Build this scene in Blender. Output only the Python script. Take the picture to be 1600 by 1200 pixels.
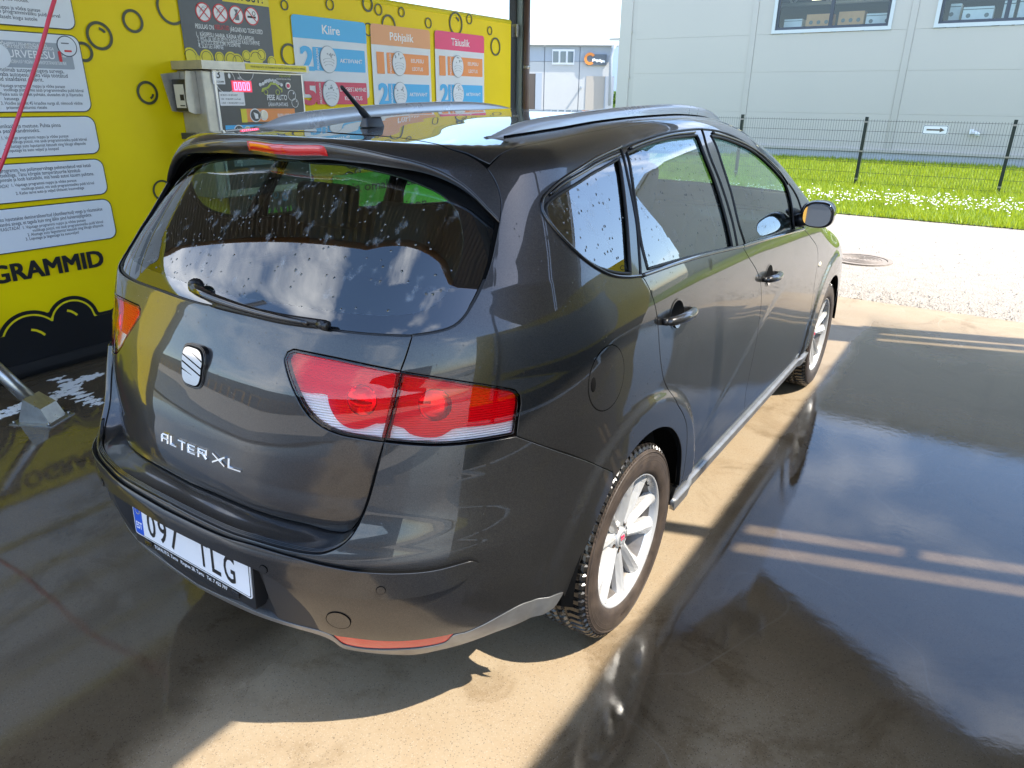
import bpy, bmesh, math, random
import numpy as np
from mathutils import Vector, Matrix, geometry

# ------------------------------------------------------------------ reset
for o in list(bpy.data.objects): bpy.data.objects.remove(o)
scene = bpy.context.scene
col = scene.collection
random.seed(7); rng = np.random.default_rng(7)

# ------------------------------------------------------------------ camera (solved from wheels, plate and building lines)
F_PX, YAW, PIT, ROLL = 1111.2154, -0.5908, 0.3809, 0.0100
CAM = np.array([1.5928, -1.7698, 1.5919])          # origin: ground under the rear axle, +Y = car forward, +X = car's right
_fw = np.array([math.sin(YAW)*math.cos(PIT), math.cos(YAW)*math.cos(PIT), -math.sin(PIT)])
_r = np.array([math.cos(YAW), -math.sin(YAW), 0.0]); _u = np.cross(_r, _fw)
CR = math.cos(ROLL)*_r + math.sin(ROLL)*_u; CU = -math.sin(ROLL)*_r + math.cos(ROLL)*_u
cam_data = bpy.data.cameras.new('camera'); cam_data.sensor_width = 36; cam_data.lens = F_PX/1600*36
cam_data.clip_start = .05; cam_data.clip_end = 2000
cam = bpy.data.objects.new('camera', cam_data); col.objects.link(cam)
M = Matrix.Identity(4)
for i in range(3):
    M[i][0], M[i][1], M[i][2], M[i][3] = CR[i], CU[i], -_fw[i], CAM[i]
cam.matrix_world = M
scene.camera = cam

# ------------------------------------------------------------------ sky, sun, exposure
SUN = Vector((.70, .17, 1.0)).normalized()           # towards the sun, read off the tyre and bumper shadows
el = math.asin(SUN.z); az = math.atan2(SUN.x, SUN.y)
world = bpy.data.worlds.new('World'); scene.world = world; world.use_nodes = True
wn = world.node_tree; wn.nodes.clear()
sky = wn.nodes.new('ShaderNodeTexSky'); sky.sky_type = 'NISHITA'; sky.sun_disc = False
sky.sun_elevation = el; sky.sun_rotation = az; sky.air_density = 1.0; sky.dust_density = .6; sky.ozone_density = 3.0
tc = wn.nodes.new('ShaderNodeTexCoord'); mp = wn.nodes.new('ShaderNodeMapping'); mp.inputs['Scale'].default_value = (1.0, 1.0, 2.6)
nz = wn.nodes.new('ShaderNodeTexNoise'); nz.inputs['Scale'].default_value = 2.3; nz.inputs['Detail'].default_value = 7; nz.inputs['Roughness'].default_value = .56
rp = wn.nodes.new('ShaderNodeValToRGB'); rp.color_ramp.elements[0].position = .53; rp.color_ramp.elements[1].position = .74
rp.color_ramp.elements[0].color = (0, 0, 0, 1); rp.color_ramp.elements[1].color = (1, 1, 1, 1)
mx = wn.nodes.new('ShaderNodeMix'); mx.data_type = 'RGBA'; mx.inputs['B'].default_value = (8.5, 8.7, 9.0, 1)
bg = wn.nodes.new('ShaderNodeBackground'); bg.inputs['Strength'].default_value = .15
wo = wn.nodes.new('ShaderNodeOutputWorld'); L = wn.links.new
L(tc.outputs['Generated'], mp.inputs['Vector']); L(mp.outputs['Vector'], nz.inputs['Vector']); L(nz.outputs['Fac'], rp.inputs['Fac'])
L(rp.outputs['Color'], mx.inputs['Factor']); L(sky.outputs['Color'], mx.inputs['A']); L(mx.outputs['Result'], bg.inputs['Color']); L(bg.outputs['Background'], wo.inputs['Surface'])
sd = bpy.data.lights.new('sun', 'SUN'); sd.energy = 2.9; sd.angle = math.radians(.45); sd.color = (1, .93, .82)
so = bpy.data.objects.new('sun', sd); col.objects.link(so); so.rotation_euler = SUN.to_track_quat('Z', 'Y').to_euler(); so.location = (20, 5, 30)
scene.view_settings.view_transform = 'Standard'; scene.view_settings.look = 'None'
scene.view_settings.exposure = 1.85; scene.view_settings.gamma = 1; scene.view_settings.use_curve_mapping = False
scene.render.engine = 'CYCLES'
scene.cycles.max_bounces = 12; scene.cycles.transparent_max_bounces = 24; scene.cycles.diffuse_bounces = 5; scene.cycles.glossy_bounces = 6

# ------------------------------------------------------------------ pixel -> place (a pixel gives a direction, a surface gives the distance)
def ray(x, y): return _fw + CR*(x-800)/F_PX - CU*(y-600)/F_PX
def onX(x, y, X): d = ray(x, y); return CAM + d*(X-CAM[0])/d[0]
def onY(x, y, Y): d = ray(x, y); return CAM + d*(Y-CAM[1])/d[1]
def onZ(x, y, Z=0.): d = ray(x, y); return CAM + d*(Z-CAM[2])/d[2]

# ------------------------------------------------------------------ materials
def mat(name, base=(.5, .5, .5), rough=.5, metal=0., coat=0., coat_r=.03, spec=.5, bump=None, var=None, emit=None, alpha=None, ior=1.5):
    m = bpy.data.materials.new(name); m.use_nodes = True; nt = m.node_tree; b = nt.nodes['Principled BSDF']
    b.inputs['Base Color'].default_value = (*base, 1); b.inputs['Roughness'].default_value = rough; b.inputs['Metallic'].default_value = metal
    b.inputs['Coat Weight'].default_value = coat; b.inputs['Coat Roughness'].default_value = coat_r
    b.inputs['Specular IOR Level'].default_value = spec; b.inputs['IOR'].default_value = ior
    if emit: b.inputs['Emission Color'].default_value = (*emit[:3], 1); b.inputs['Emission Strength'].default_value = emit[3]
    if var or bump:
        c = nt.nodes.new('ShaderNodeTexCoord')
    if var:   # (scale, other colour, roughness delta)
        n = nt.nodes.new('ShaderNodeTexNoise'); n.inputs['Scale'].default_value = var[0]; n.inputs['Detail'].default_value = 8; n.inputs['Roughness'].default_value = .62
        nt.links.new(c.outputs['Object'], n.inputs['Vector'])
        r = nt.nodes.new('ShaderNodeValToRGB'); r.color_ramp.elements[0].position = .35; r.color_ramp.elements[1].position = .68
        r.color_ramp.elements[0].color = (*base, 1); r.color_ramp.elements[1].color = (*var[1], 1)
        nt.links.new(n.outputs['Fac'], r.inputs['Fac']); nt.links.new(r.outputs['Color'], b.inputs['Base Color'])
        if len(var) > 2:
            q = nt.nodes.new('ShaderNodeMapRange'); q.inputs['To Min'].default_value = rough-var[2]; q.inputs['To Max'].default_value = rough+var[2]
            nt.links.new(n.outputs['Fac'], q.inputs['Value']); nt.links.new(q.outputs['Result'], b.inputs['Roughness'])
    if bump:  # (scale, strength, distance)
        n2 = nt.nodes.new('ShaderNodeTexNoise'); n2.inputs['Scale'].default_value = bump[0]; n2.inputs['Detail'].default_value = 5
        nt.links.new(c.outputs['Object'], n2.inputs['Vector'])
        bp = nt.nodes.new('ShaderNodeBump'); bp.inputs['Strength'].default_value = bump[1]; bp.inputs['Distance'].default_value = bump[2]
        nt.links.new(n2.outputs['Fac'], bp.inputs['Height']); nt.links.new(bp.outputs['Normal'], b.inputs['Normal'])
    return m

def droplets(nt, scale=70., strength=.5, thr=.16, streak=1.):
    """scattered water drops: bump height from a Voronoi distance, kept in a part of the cells"""
    c = nt.nodes.new('ShaderNodeTexCoord'); mpp = nt.nodes.new('ShaderNodeMapping'); mpp.inputs['Scale'].default_value = (1, 1, 1/streak)
    v = nt.nodes.new('ShaderNodeTexVoronoi'); v.inputs['Scale'].default_value = scale; v.feature = 'F1'
    n = nt.nodes.new('ShaderNodeTexNoise'); n.inputs['Scale'].default_value = 3.2; n.inputs['Detail'].default_value = 3
    mr = nt.nodes.new('ShaderNodeMapRange'); mr.inputs['From Min'].default_value = thr; mr.inputs['From Max'].default_value = 0; mr.interpolation_type = 'SMOOTHSTEP'
    sx = nt.nodes.new('ShaderNodeSeparateColor')
    gt = nt.nodes.new('ShaderNodeMath'); gt.operation = 'GREATER_THAN'
    ad = nt.nodes.new('ShaderNodeMath'); ad.operation = 'SUBTRACT'; ad.inputs[0].default_value = 1.28
    mu = nt.nodes.new('ShaderNodeMath'); mu.operation = 'MULTIPLY'
    bp = nt.nodes.new('ShaderNodeBump'); bp.inputs['Strength'].default_value = strength; bp.inputs['Distance'].default_value = .003
    k = nt.links.new
    k(c.outputs['Object'], mpp.inputs['Vector']); k(mpp.outputs['Vector'], v.inputs['Vector']); k(c.outputs['Object'], n.inputs['Vector'])
    k(v.outputs['Distance'], mr.inputs['Value']); k(v.outputs['Color'], sx.inputs['Color']); k(n.outputs['Fac'], ad.inputs[1])
    k(sx.outputs['Red'], gt.inputs[0]); k(ad.outputs[0], gt.inputs[1]); k(mr.outputs['Result'], mu.inputs[0]); k(gt.outputs[0], mu.inputs[1])
    k(mu.outputs[0], bp.inputs['Height'])
    return bp, mu

def paint():
    m = mat('car_paint', (.020, .021, .024), .34, .6, 1.0, .012)
    nt = m.node_tree; b = nt.nodes['Principled BSDF']; k = nt.links.new
    c = nt.nodes.new('ShaderNodeTexCoord'); f = nt.nodes.new('ShaderNodeTexVoronoi'); f.inputs['Scale'].default_value = 900
    k(c.outputs['Object'], f.inputs['Vector'])
    mr = nt.nodes.new('ShaderNodeValToRGB'); mr.color_ramp.elements[0].position = .0; mr.color_ramp.elements[1].position = 1.
    mr.color_ramp.elements[0].color = (.018, .019, .021, 1); mr.color_ramp.elements[1].color = (.060, .057, .054, 1)
    k(f.outputs['Color'], mr.inputs['Fac']); k(mr.outputs['Color'], b.inputs['Base Color'])
    bp, mu = droplets(nt, 85, .28, .17, 1.5); k(bp.outputs['Normal'], b.inputs['Coat Normal'])
    # drying marks: duller film in patches
    n = nt.nodes.new('ShaderNodeTexNoise'); n.inputs['Scale'].default_value = 5; n.inputs['Detail'].default_value = 6; k(c.outputs['Object'], n.inputs['Vector'])
    r2 = nt.nodes.new('ShaderNodeMapRange'); r2.inputs['From Min'].default_value = .45; r2.inputs['From Max'].default_value = .75; r2.inputs['To Min'].default_value = .004; r2.inputs['To Max'].default_value = .028
    k(n.outputs['Fac'], r2.inputs['Value']); k(r2.outputs['Result'], b.inputs['Coat Roughness'])
    return m

def thin_glass(name, tint, f0=.055, wet=True, rough=.0, haze=0.):
    m = bpy.data.materials.new(name); m.use_nodes = True; nt = m.node_tree; nt.nodes.clear(); k = nt.links.new
    out = nt.nodes.new('ShaderNodeOutputMaterial'); mixs = nt.nodes.new('ShaderNodeMixShader'); tr = nt.nodes.new('ShaderNodeBsdfTransparent'); gl = nt.nodes.new('ShaderNodeBsdfGlossy')
    tr.inputs['Color'].default_value = (*tint, 1); gl.inputs['Roughness'].default_value = rough; gl.inputs['Color'].default_value = (1, 1, 1, 1)
    lw = nt.nodes.new('ShaderNodeLayerWeight'); lw.inputs['Blend'].default_value = .5
    pw = nt.nodes.new('ShaderNodeMath'); pw.operation = 'POWER'; pw.inputs[1].default_value = 4.6
    mr = nt.nodes.new('ShaderNodeMapRange'); mr.inputs['To Min'].default_value = f0; mr.inputs['To Max'].default_value = 1
    k(lw.outputs['Facing'], pw.inputs[0]); k(pw.outputs[0], mr.inputs['Value']); k(mr.outputs['Result'], mixs.inputs['Fac'])
    k(tr.outputs[0], mixs.inputs[1]); k(gl.outputs[0], mixs.inputs[2])
    last = mixs
    if wet:
        bp, mu = droplets(nt, 80, 1.0, .27, 1.25); k(bp.outputs['Normal'], gl.inputs['Normal'])
        df = nt.nodes.new('ShaderNodeBsdfDiffuse'); df.inputs['Color'].default_value = (.55, .6, .62, 1)
        m2 = nt.nodes.new('ShaderNodeMixShader'); sc = nt.nodes.new('ShaderNodeMath'); sc.operation = 'MULTIPLY'; sc.inputs[1].default_value = .20
        # running-down streaks of water
        c = nt.nodes.new('ShaderNodeTexCoord'); mpp = nt.nodes.new('ShaderNodeMapping'); mpp.inputs['Scale'].default_value = (34, 34, 1.1); mpp.inputs['Rotation'].default_value = (.0, .0, 0)
        nn = nt.nodes.new('ShaderNodeTexNoise'); nn.inputs['Scale'].default_value = 1; nn.inputs['Detail'].default_value = 2
        rr = nt.nodes.new('ShaderNodeMapRange'); rr.inputs['From Min'].default_value = .60; rr.inputs['From Max'].default_value = .76
        k(c.outputs['Object'], mpp.inputs['Vector']); k(mpp.outputs[0], nn.inputs['Vector']); k(nn.outputs['Fac'], rr.inputs['Value'])
        ad = nt.nodes.new('ShaderNodeMath'); ad.operation = 'ADD'; ad.use_clamp = True
        k(rr.outputs['Result'], ad.inputs[0]); k(mu.outputs[0], ad.inputs[1]); k(ad.outputs[0], sc.inputs[0]); k(sc.outputs[0], m2.inputs['Fac'])
        k(mixs.outputs[0], m2.inputs[1]); k(df.outputs[0], m2.inputs[2]); last = m2
    k(last.outputs[0], out.inputs['Surface'])
    return m

MT = {}
MT['paint'] = paint()
MT['black_gloss'] = mat('black_gloss', (.008, .008, .009), .12, 0, .6, .02)
MT['rubber'] = mat('black_rubber', (.012, .012, .012), .45)
MT['gap'] = mat('gap_black', (.003, .003, .003), .9, spec=.1)
MT['plastic'] = mat('dark_plastic', (.022, .023, .025), .55, bump=(900, .25, .0006))
MT['plastic_smooth'] = mat('black_plastic', (.014, .014, .015), .3)
MT['valance'] = mat('satin_grey_plastic', (.30, .30, .29), .33, .6, var=(14, (.22, .21, .20), .08))
MT['alu'] = mat('rail_aluminium', (.56, .565, .57), .28, .30, .5, .05, var=(5, (.53, .535, .54), .03))
MT['chrome'] = mat('chrome', (.88, .88, .87), .05, 1.)
MT['alloy'] = mat('wheel_alloy', (.66, .66, .66), .26, .35, .7, .05, var=(9, (.56, .55, .53), .05))
MT['tyre'] = mat('tyre_rubber', (.040, .030, .024), .50, var=(22, (.075, .055, .042), .14), bump=(120, .3, .002))
MT['tread'] = mat('tyre_tread', (.012, .011, .010), .25, var=(40, (.022, .019, .016), .1))
MT['disc'] = mat('brake_disc', (.25, .2, .16), .4, .8, var=(30, (.25, .12, .06), .1))
MT['glass_rear'] = thin_glass('tinted_glass', (.50, .64, .62), .19)
MT['glass_tail'] = thin_glass('tail_glass', (.52, .64, .56), .12)
MT['glass_front'] = thin_glass('green_glass', (.66, .88, .82), .13)
MT['frit'] = mat('glass_border', (.006, .007, .008), .05, 0, 1., .0, spec=.8)
MT['lens_red'] = thin_glass('red_lens', (.98, .030, .070), .05, wet=False)
MT['lens_clear'] = thin_glass('clear_lens', (.95, .93, .92), .05, wet=False)
MT['lens_rim'] = thin_glass('lens_rim', (.40, .012, .02), .05, wet=False)
MT['red_solid'] = mat('red_reflector', (.60, .010, .012), .12, 0, 1., .02)
MT['amber'] = mat('amber', (.8, .25, .02), .2)
def ribbed(name, base, dens, metal=.75, rough=.22):
    m = mat(name, base, rough, metal); nt = m.node_tree; b = nt.nodes['Principled BSDF']; k = nt.links.new
    c = nt.nodes.new('ShaderNodeTexCoord'); w = nt.nodes.new('ShaderNodeTexWave'); w.bands_direction = 'Z'; w.inputs['Scale'].default_value = dens
    bp = nt.nodes.new('ShaderNodeBump'); bp.inputs['Strength'].default_value = .6; bp.inputs['Distance'].default_value = .004
    k(c.outputs['Object'], w.inputs['Vector']); k(w.outputs['Fac'], bp.inputs['Height']); k(bp.outputs['Normal'], b.inputs['Normal'])
    return m
MT['reflector'] = ribbed('lamp_reflector', (.92, .91, .90), 55, .15, .35)
MT['bowl'] = mat('lamp_bowl', (.85, .84, .84), .12, .9)
MT['interior'] = mat('interior_cloth', (.018, .018, .020), .85, bump=(400, .4, .001))
MT['interior_trim'] = mat('interior_trim', (.025, .025, .026), .6)
MT['liner'] = mat('roof_liner', (.32, .31, .29), .9)
MT['mirror'] = mat('mirror_glass', (.85, .88, .9), .01, 1.)
MT['steel'] = mat('brushed_steel', (.42, .42, .40), .30, .9, var=(30, (.34, .335, .32), .1))
MT['cabinet'] = mat('cabinet_steel', (.50, .47, .40), .42, .55, var=(12, (.40, .38, .33), .1))
MT['plate_white'] = mat('plate_white', (.80, .81, .82), .35)
MT['plate_blue'] = mat('plate_blue', (.005, .09, .55), .35)
MT['ink'] = mat('ink_black', (.012, .012, .013), .45)
MT['white'] = mat('print_white', (.80, .81, .82), .42)
MT['greyprint'] = mat('print_grey', (.33, .37, .41), .45)
MT['poster'] = mat('poster_white', (.74, .78, .81), .40, spec=.25, var=(3, (.70, .74, .78), .06))
MT['yellow'] = mat('banner_yellow', (.86, .66, .002), .40, spec=.18, var=(1.6, (.81, .61, .002), .06), bump=(2.2, .12, .03))
MT['yellow_flat'] = mat('print_yellow', (.74, .62, .01), .4)
MT['bannerblack'] = mat('banner_black', (.006, .007, .009), .42)
MT['darkpanel'] = mat('dark_panel', (.030, .034, .042), .32, var=(14, (.040, .045, .055), .06))
MT['cyan'] = mat('print_blue', (.05, .42, .78), .4)
MT['orange'] = mat('print_orange', (.82, .27, .055), .4)
MT['pink'] = mat('print_pink', (.78, .04, .16), .4)
MT['redprint'] = mat('print_red', (.62, .03, .09), .4)
MT['green'] = mat('print_green', (.12, .62, .02), .4)
MT['grey2'] = mat('print_darkgrey', (.12, .14, .16), .4)
MT['signred'] = mat('sign_red', (.6, .02, .03), .4)
MT['led'] = mat('led_red', (.6, .02, .06), .4, emit=(1, .12, .25, 1.6))
MT['led_bg'] = mat('led_window', (.35, .01, .03), .2, emit=(.9, .02, .08, .35))
MT['hose'] = mat('red_hose', (.62, .03, .06), .35)

# ------------------------------------------------------------------ object helpers
def tag(o, label=None, cat=None, group=None, kind=None):
    if label: o['label'] = label
    if cat: o['category'] = cat
    if group: o['group'] = group
    if kind: o['kind'] = kind
    return o
def empty(name, loc=(0, 0, 0), label=None, cat=None, group=None):
    o = bpy.data.objects.new(name, None); o.empty_display_size = .1; col.objects.link(o); o.location = loc
    return tag(o, label, cat, group)
def link(name, me, m, parent=None):
    o = bpy.data.objects.new(name, me); col.objects.link(o)
    if m is not None and not me.materials:
        for q in (m if isinstance(m, (list, tuple)) else [m]): me.materials.append(MT[q] if isinstance(q, str) else q)
    if parent is not None:
        o.parent = parent
        # geometry is authored in world coordinates; parents sit unrotated at their base
        o.matrix_parent_inverse = Matrix.Identity(4)
        off = Vector((0, 0, 0)); p = parent
        while p is not None: off += p.location; p = p.parent
        o.location = -off
    return o
def mesh_obj(name, V, Fc, m, parent=None, smooth=False, mats=None):
    me = bpy.data.meshes.new(name); me.from_pydata([tuple(map(float, v)) for v in V], [], [tuple(map(int, f)) for f in Fc]); me.update()
    if smooth:
        me.polygons.foreach_set('use_smooth', np.ones(len(me.polygons), bool))
    o = link(name, me, m, parent)
    if mats is not None: me.polygons.foreach_set('material_index', np.array(mats, np.int32))
    return o
def bm_obj(name, bm, m, parent=None, smooth=False, bevel=0., seg=2):
    if bevel: bmesh.ops.bevel(bm, geom=[e for e in bm.edges if len(e.link_faces) == 2 and e.calc_face_angle(0) > .5], offset=bevel, segments=seg, affect='EDGES', profile=.6, clamp_overlap=True)
    bmesh.ops.recalc_face_normals(bm, faces=bm.faces)
    me = bpy.data.meshes.new(name); bm.to_mesh(me); bm.free()
    if smooth:
        me.polygons.foreach_set('use_smooth', np.ones(len(me.polygons), bool))
        try: me.set_sharp_from_angle(angle=.7)
        except Exception: pass
    return link(name, me, m, parent)
def box(name, lo, hi, m, parent=None, bevel=0., mtx=None, smooth=False):
    bm = bmesh.new(); lo = np.array(lo, float); hi = np.array(hi, float)
    T = Matrix.Translation(Vector((lo+hi)/2)) @ Matrix.Diagonal((*(hi-lo), 1))
    bmesh.ops.create_cube(bm, size=1, matrix=(mtx @ T if mtx else T))
    return bm_obj(name, bm, m, parent, smooth, bevel)
def tube_geom(pts, rad, n=10, closed=False):
    pts = np.array(pts, float); N = len(pts); rad = np.broadcast_to(rad, (N,))
    V = []; Fc = []
    up = None
    for i in range(N):
        if closed: t = pts[(i+1) % N]-pts[i-1]
        else: t = pts[min(i+1, N-1)]-pts[max(i-1, 0)]
        t = t/np.linalg.norm(t)
        if up is None:
            up = np.array([0, 0, 1.]) if abs(t[2]) < .9 else np.array([1., 0, 0])
        a = np.cross(t, up); a /= np.linalg.norm(a); b = np.cross(a, t); up = b
        for j in range(n):
            an = 2*math.pi*j/n; V.append(pts[i]+rad[i]*(math.cos(an)*a+math.sin(an)*b))
    for i in range(N if closed else N-1):
        for j in range(n):
            k = (i+1) % N; Fc.append((i*n+j, i*n+(j+1) % n, k*n+(j+1) % n, k*n+j))
    if not closed:
        Fc.append(tuple(range(n))[::-1]); Fc.append(tuple((N-1)*n+j for j in range(n)))
    return V, Fc
def tube(name, pts, rad, m, parent=None, n=10, closed=False):
    V, Fc = tube_geom(pts, rad, n, closed); return mesh_obj(name, V, Fc, m, parent, True)
def prism(name, poly2, frame, t0, t1, m, parent=None, bevel=0.):
    """poly2 in the 2D axes of frame=(origin, ex, ey, ez); extruded from t0 to t1 along ez"""
    O, ex, ey, ez = [np.array(a, float) for a in frame]; n = len(poly2)
    V = [O+ex*p[0]+ey*p[1]+ez*t0 for p in poly2]+[O+ex*p[0]+ey*p[1]+ez*t1 for p in poly2]
    Fc = [tuple(range(n, 2*n)), tuple(range(n))[::-1]]+[(i, (i+1) % n, n+(i+1) % n, n+i) for i in range(n)]
    if bevel:
        bm = bmesh.new(); vs = [bm.verts.new(v) for v in V]; [bm.faces.new([vs[i] for i in f]) for f in Fc]
        return bm_obj(name, bm, m, parent, False, bevel)
    return mesh_obj(name, V, Fc, m, parent)
def rrect(x0, x1, y0, y1, r=0., n=5, corners=(1, 1, 1, 1)):
    if r <= 0: return [(x0, y0), (x1, y0), (x1, y1), (x0, y1)]
    P = []
    for i, (cx, cy, a) in enumerate(((x1-r, y0+r, -90), (x1-r, y1-r, 0), (x0+r, y1-r, 90), (x0+r, y0+r, 180))):
        if corners[i]:
            for k in range(n+1): an = math.radians(a+90*k/n); P.append((cx+r*math.cos(an), cy+r*math.sin(an)))
        else: P.append(((x1, y0), (x1, y1), (x0, y1), (x0, y0))[i])
    return P
def circ(cx, cy, r, n=28, ry=None): return [(cx+r*math.cos(2*math.pi*k/n), cy+(ry or r)*math.sin(2*math.pi*k/n)) for k in range(n)]
def ring(name, cx, cy, r0, r1, frame, t0, t1, m, parent, n=32, a0=0, a1=2*math.pi, ys=1.):
    O, ex, ey, ez = [np.array(a, float) for a in frame]; full = abs(a1-a0-2*math.pi) < 1e-6; V = []; Fc = []
    K = n if full else n+1
    for t in (t0, t1):
        for r in (r0, r1):
            for k in range(K):
                a = a0+(a1-a0)*k/n; V.append(O+ex*(cx+r*math.cos(a))+ey*(cy+ys*r*math.sin(a))+ez*t)
    for k in range(n):
        j = (k+1) % K
        Fc += [(2*K+k, 3*K+k, 3*K+j, 2*K+j), (K+k, 3*K+k, 3*K+j, K+j)[::-1], (k, 2*K+k, 2*K+j, j)]
    return mesh_obj(name, V, Fc, m, parent)
_txt_cache = {}
def text(body, frame, h, m, parent, width=None, bold=0., align='LEFT', depth=.0008, name='lettering', t=0., space=1.):
    """flat lettering; frame=(origin, ex, ey, ez) origin at baseline start; h = cap height in metres; width squeezes or widens it"""
    cu = bpy.data.curves.new('lettering', 'FONT'); cu.body = body; cu.size = 1; cu.offset = bold; cu.extrude = 0; cu.align_x = align; cu.space_character = space; cu.resolution_u = 3
    ob = bpy.data.objects.new('lettering_tmp', cu); col.objects.link(ob)
    dg = bpy.context.evaluated_depsgraph_get(); me = bpy.data.meshes.new_from_object(ob.evaluated_get(dg)); bpy.data.objects.remove(ob); bpy.data.curves.remove(cu)
    n = len(me.vertices); co = np.zeros(n*3); me.vertices.foreach_get('co', co); co = co.reshape(-1, 3)
    if n == 0: return None
    x0, x1 = co[:, 0].min(), co[:, 0].max()
    sc = h/.70; sx = sc if width is None else width/max(x1-x0, 1e-6)
    if width is not None: co[:, 0] = (co[:, 0]-(x0 if align == 'LEFT' else (x0+x1)/2))*sx
    else: co[:, 0] *= sx
    O, ex, ey, ez = [np.array(a, float) for a in frame]
    w = O+co[:, :1]*ex+co[:, 1:2]*sc*ey+(co[:, 2:]*0+t)*ez
    if depth > .0015:      # raised letters: extrude the outline
        bm = bmesh.new(); bm.from_mesh(me)
        for v, c in zip(bm.verts, w): v.co = c
        r = bmesh.ops.extrude_face_region(bm, geom=list(bm.faces))
        for g in r['geom']:
            if isinstance(g, bmesh.types.BMVert): g.co += Vector(ez*depth)
        bmesh.ops.recalc_face_normals(bm, faces=bm.faces); bm.to_mesh(me); bm.free()
    else:
        me.vertices.foreach_set('co', w.ravel())
    me.update(); return link(name, me, m, parent)
# ================================================================== SETTING
def plane(name, x0, x1, y0, y1, z, m, kind='structure', nx=1, ny=1, parent=None):
    V = [(x0+(x1-x0)*i/nx, y0+(y1-y0)*j/ny, z) for j in range(ny+1) for i in range(nx+1)]
    Fc = [(j*(nx+1)+i, j*(nx+1)+i+1, (j+1)*(nx+1)+i+1, (j+1)*(nx+1)+i) for j in range(ny) for i in range(nx)]
    o = mesh_obj(name, V, Fc, m, parent); tag(o, kind=kind); return o

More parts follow.
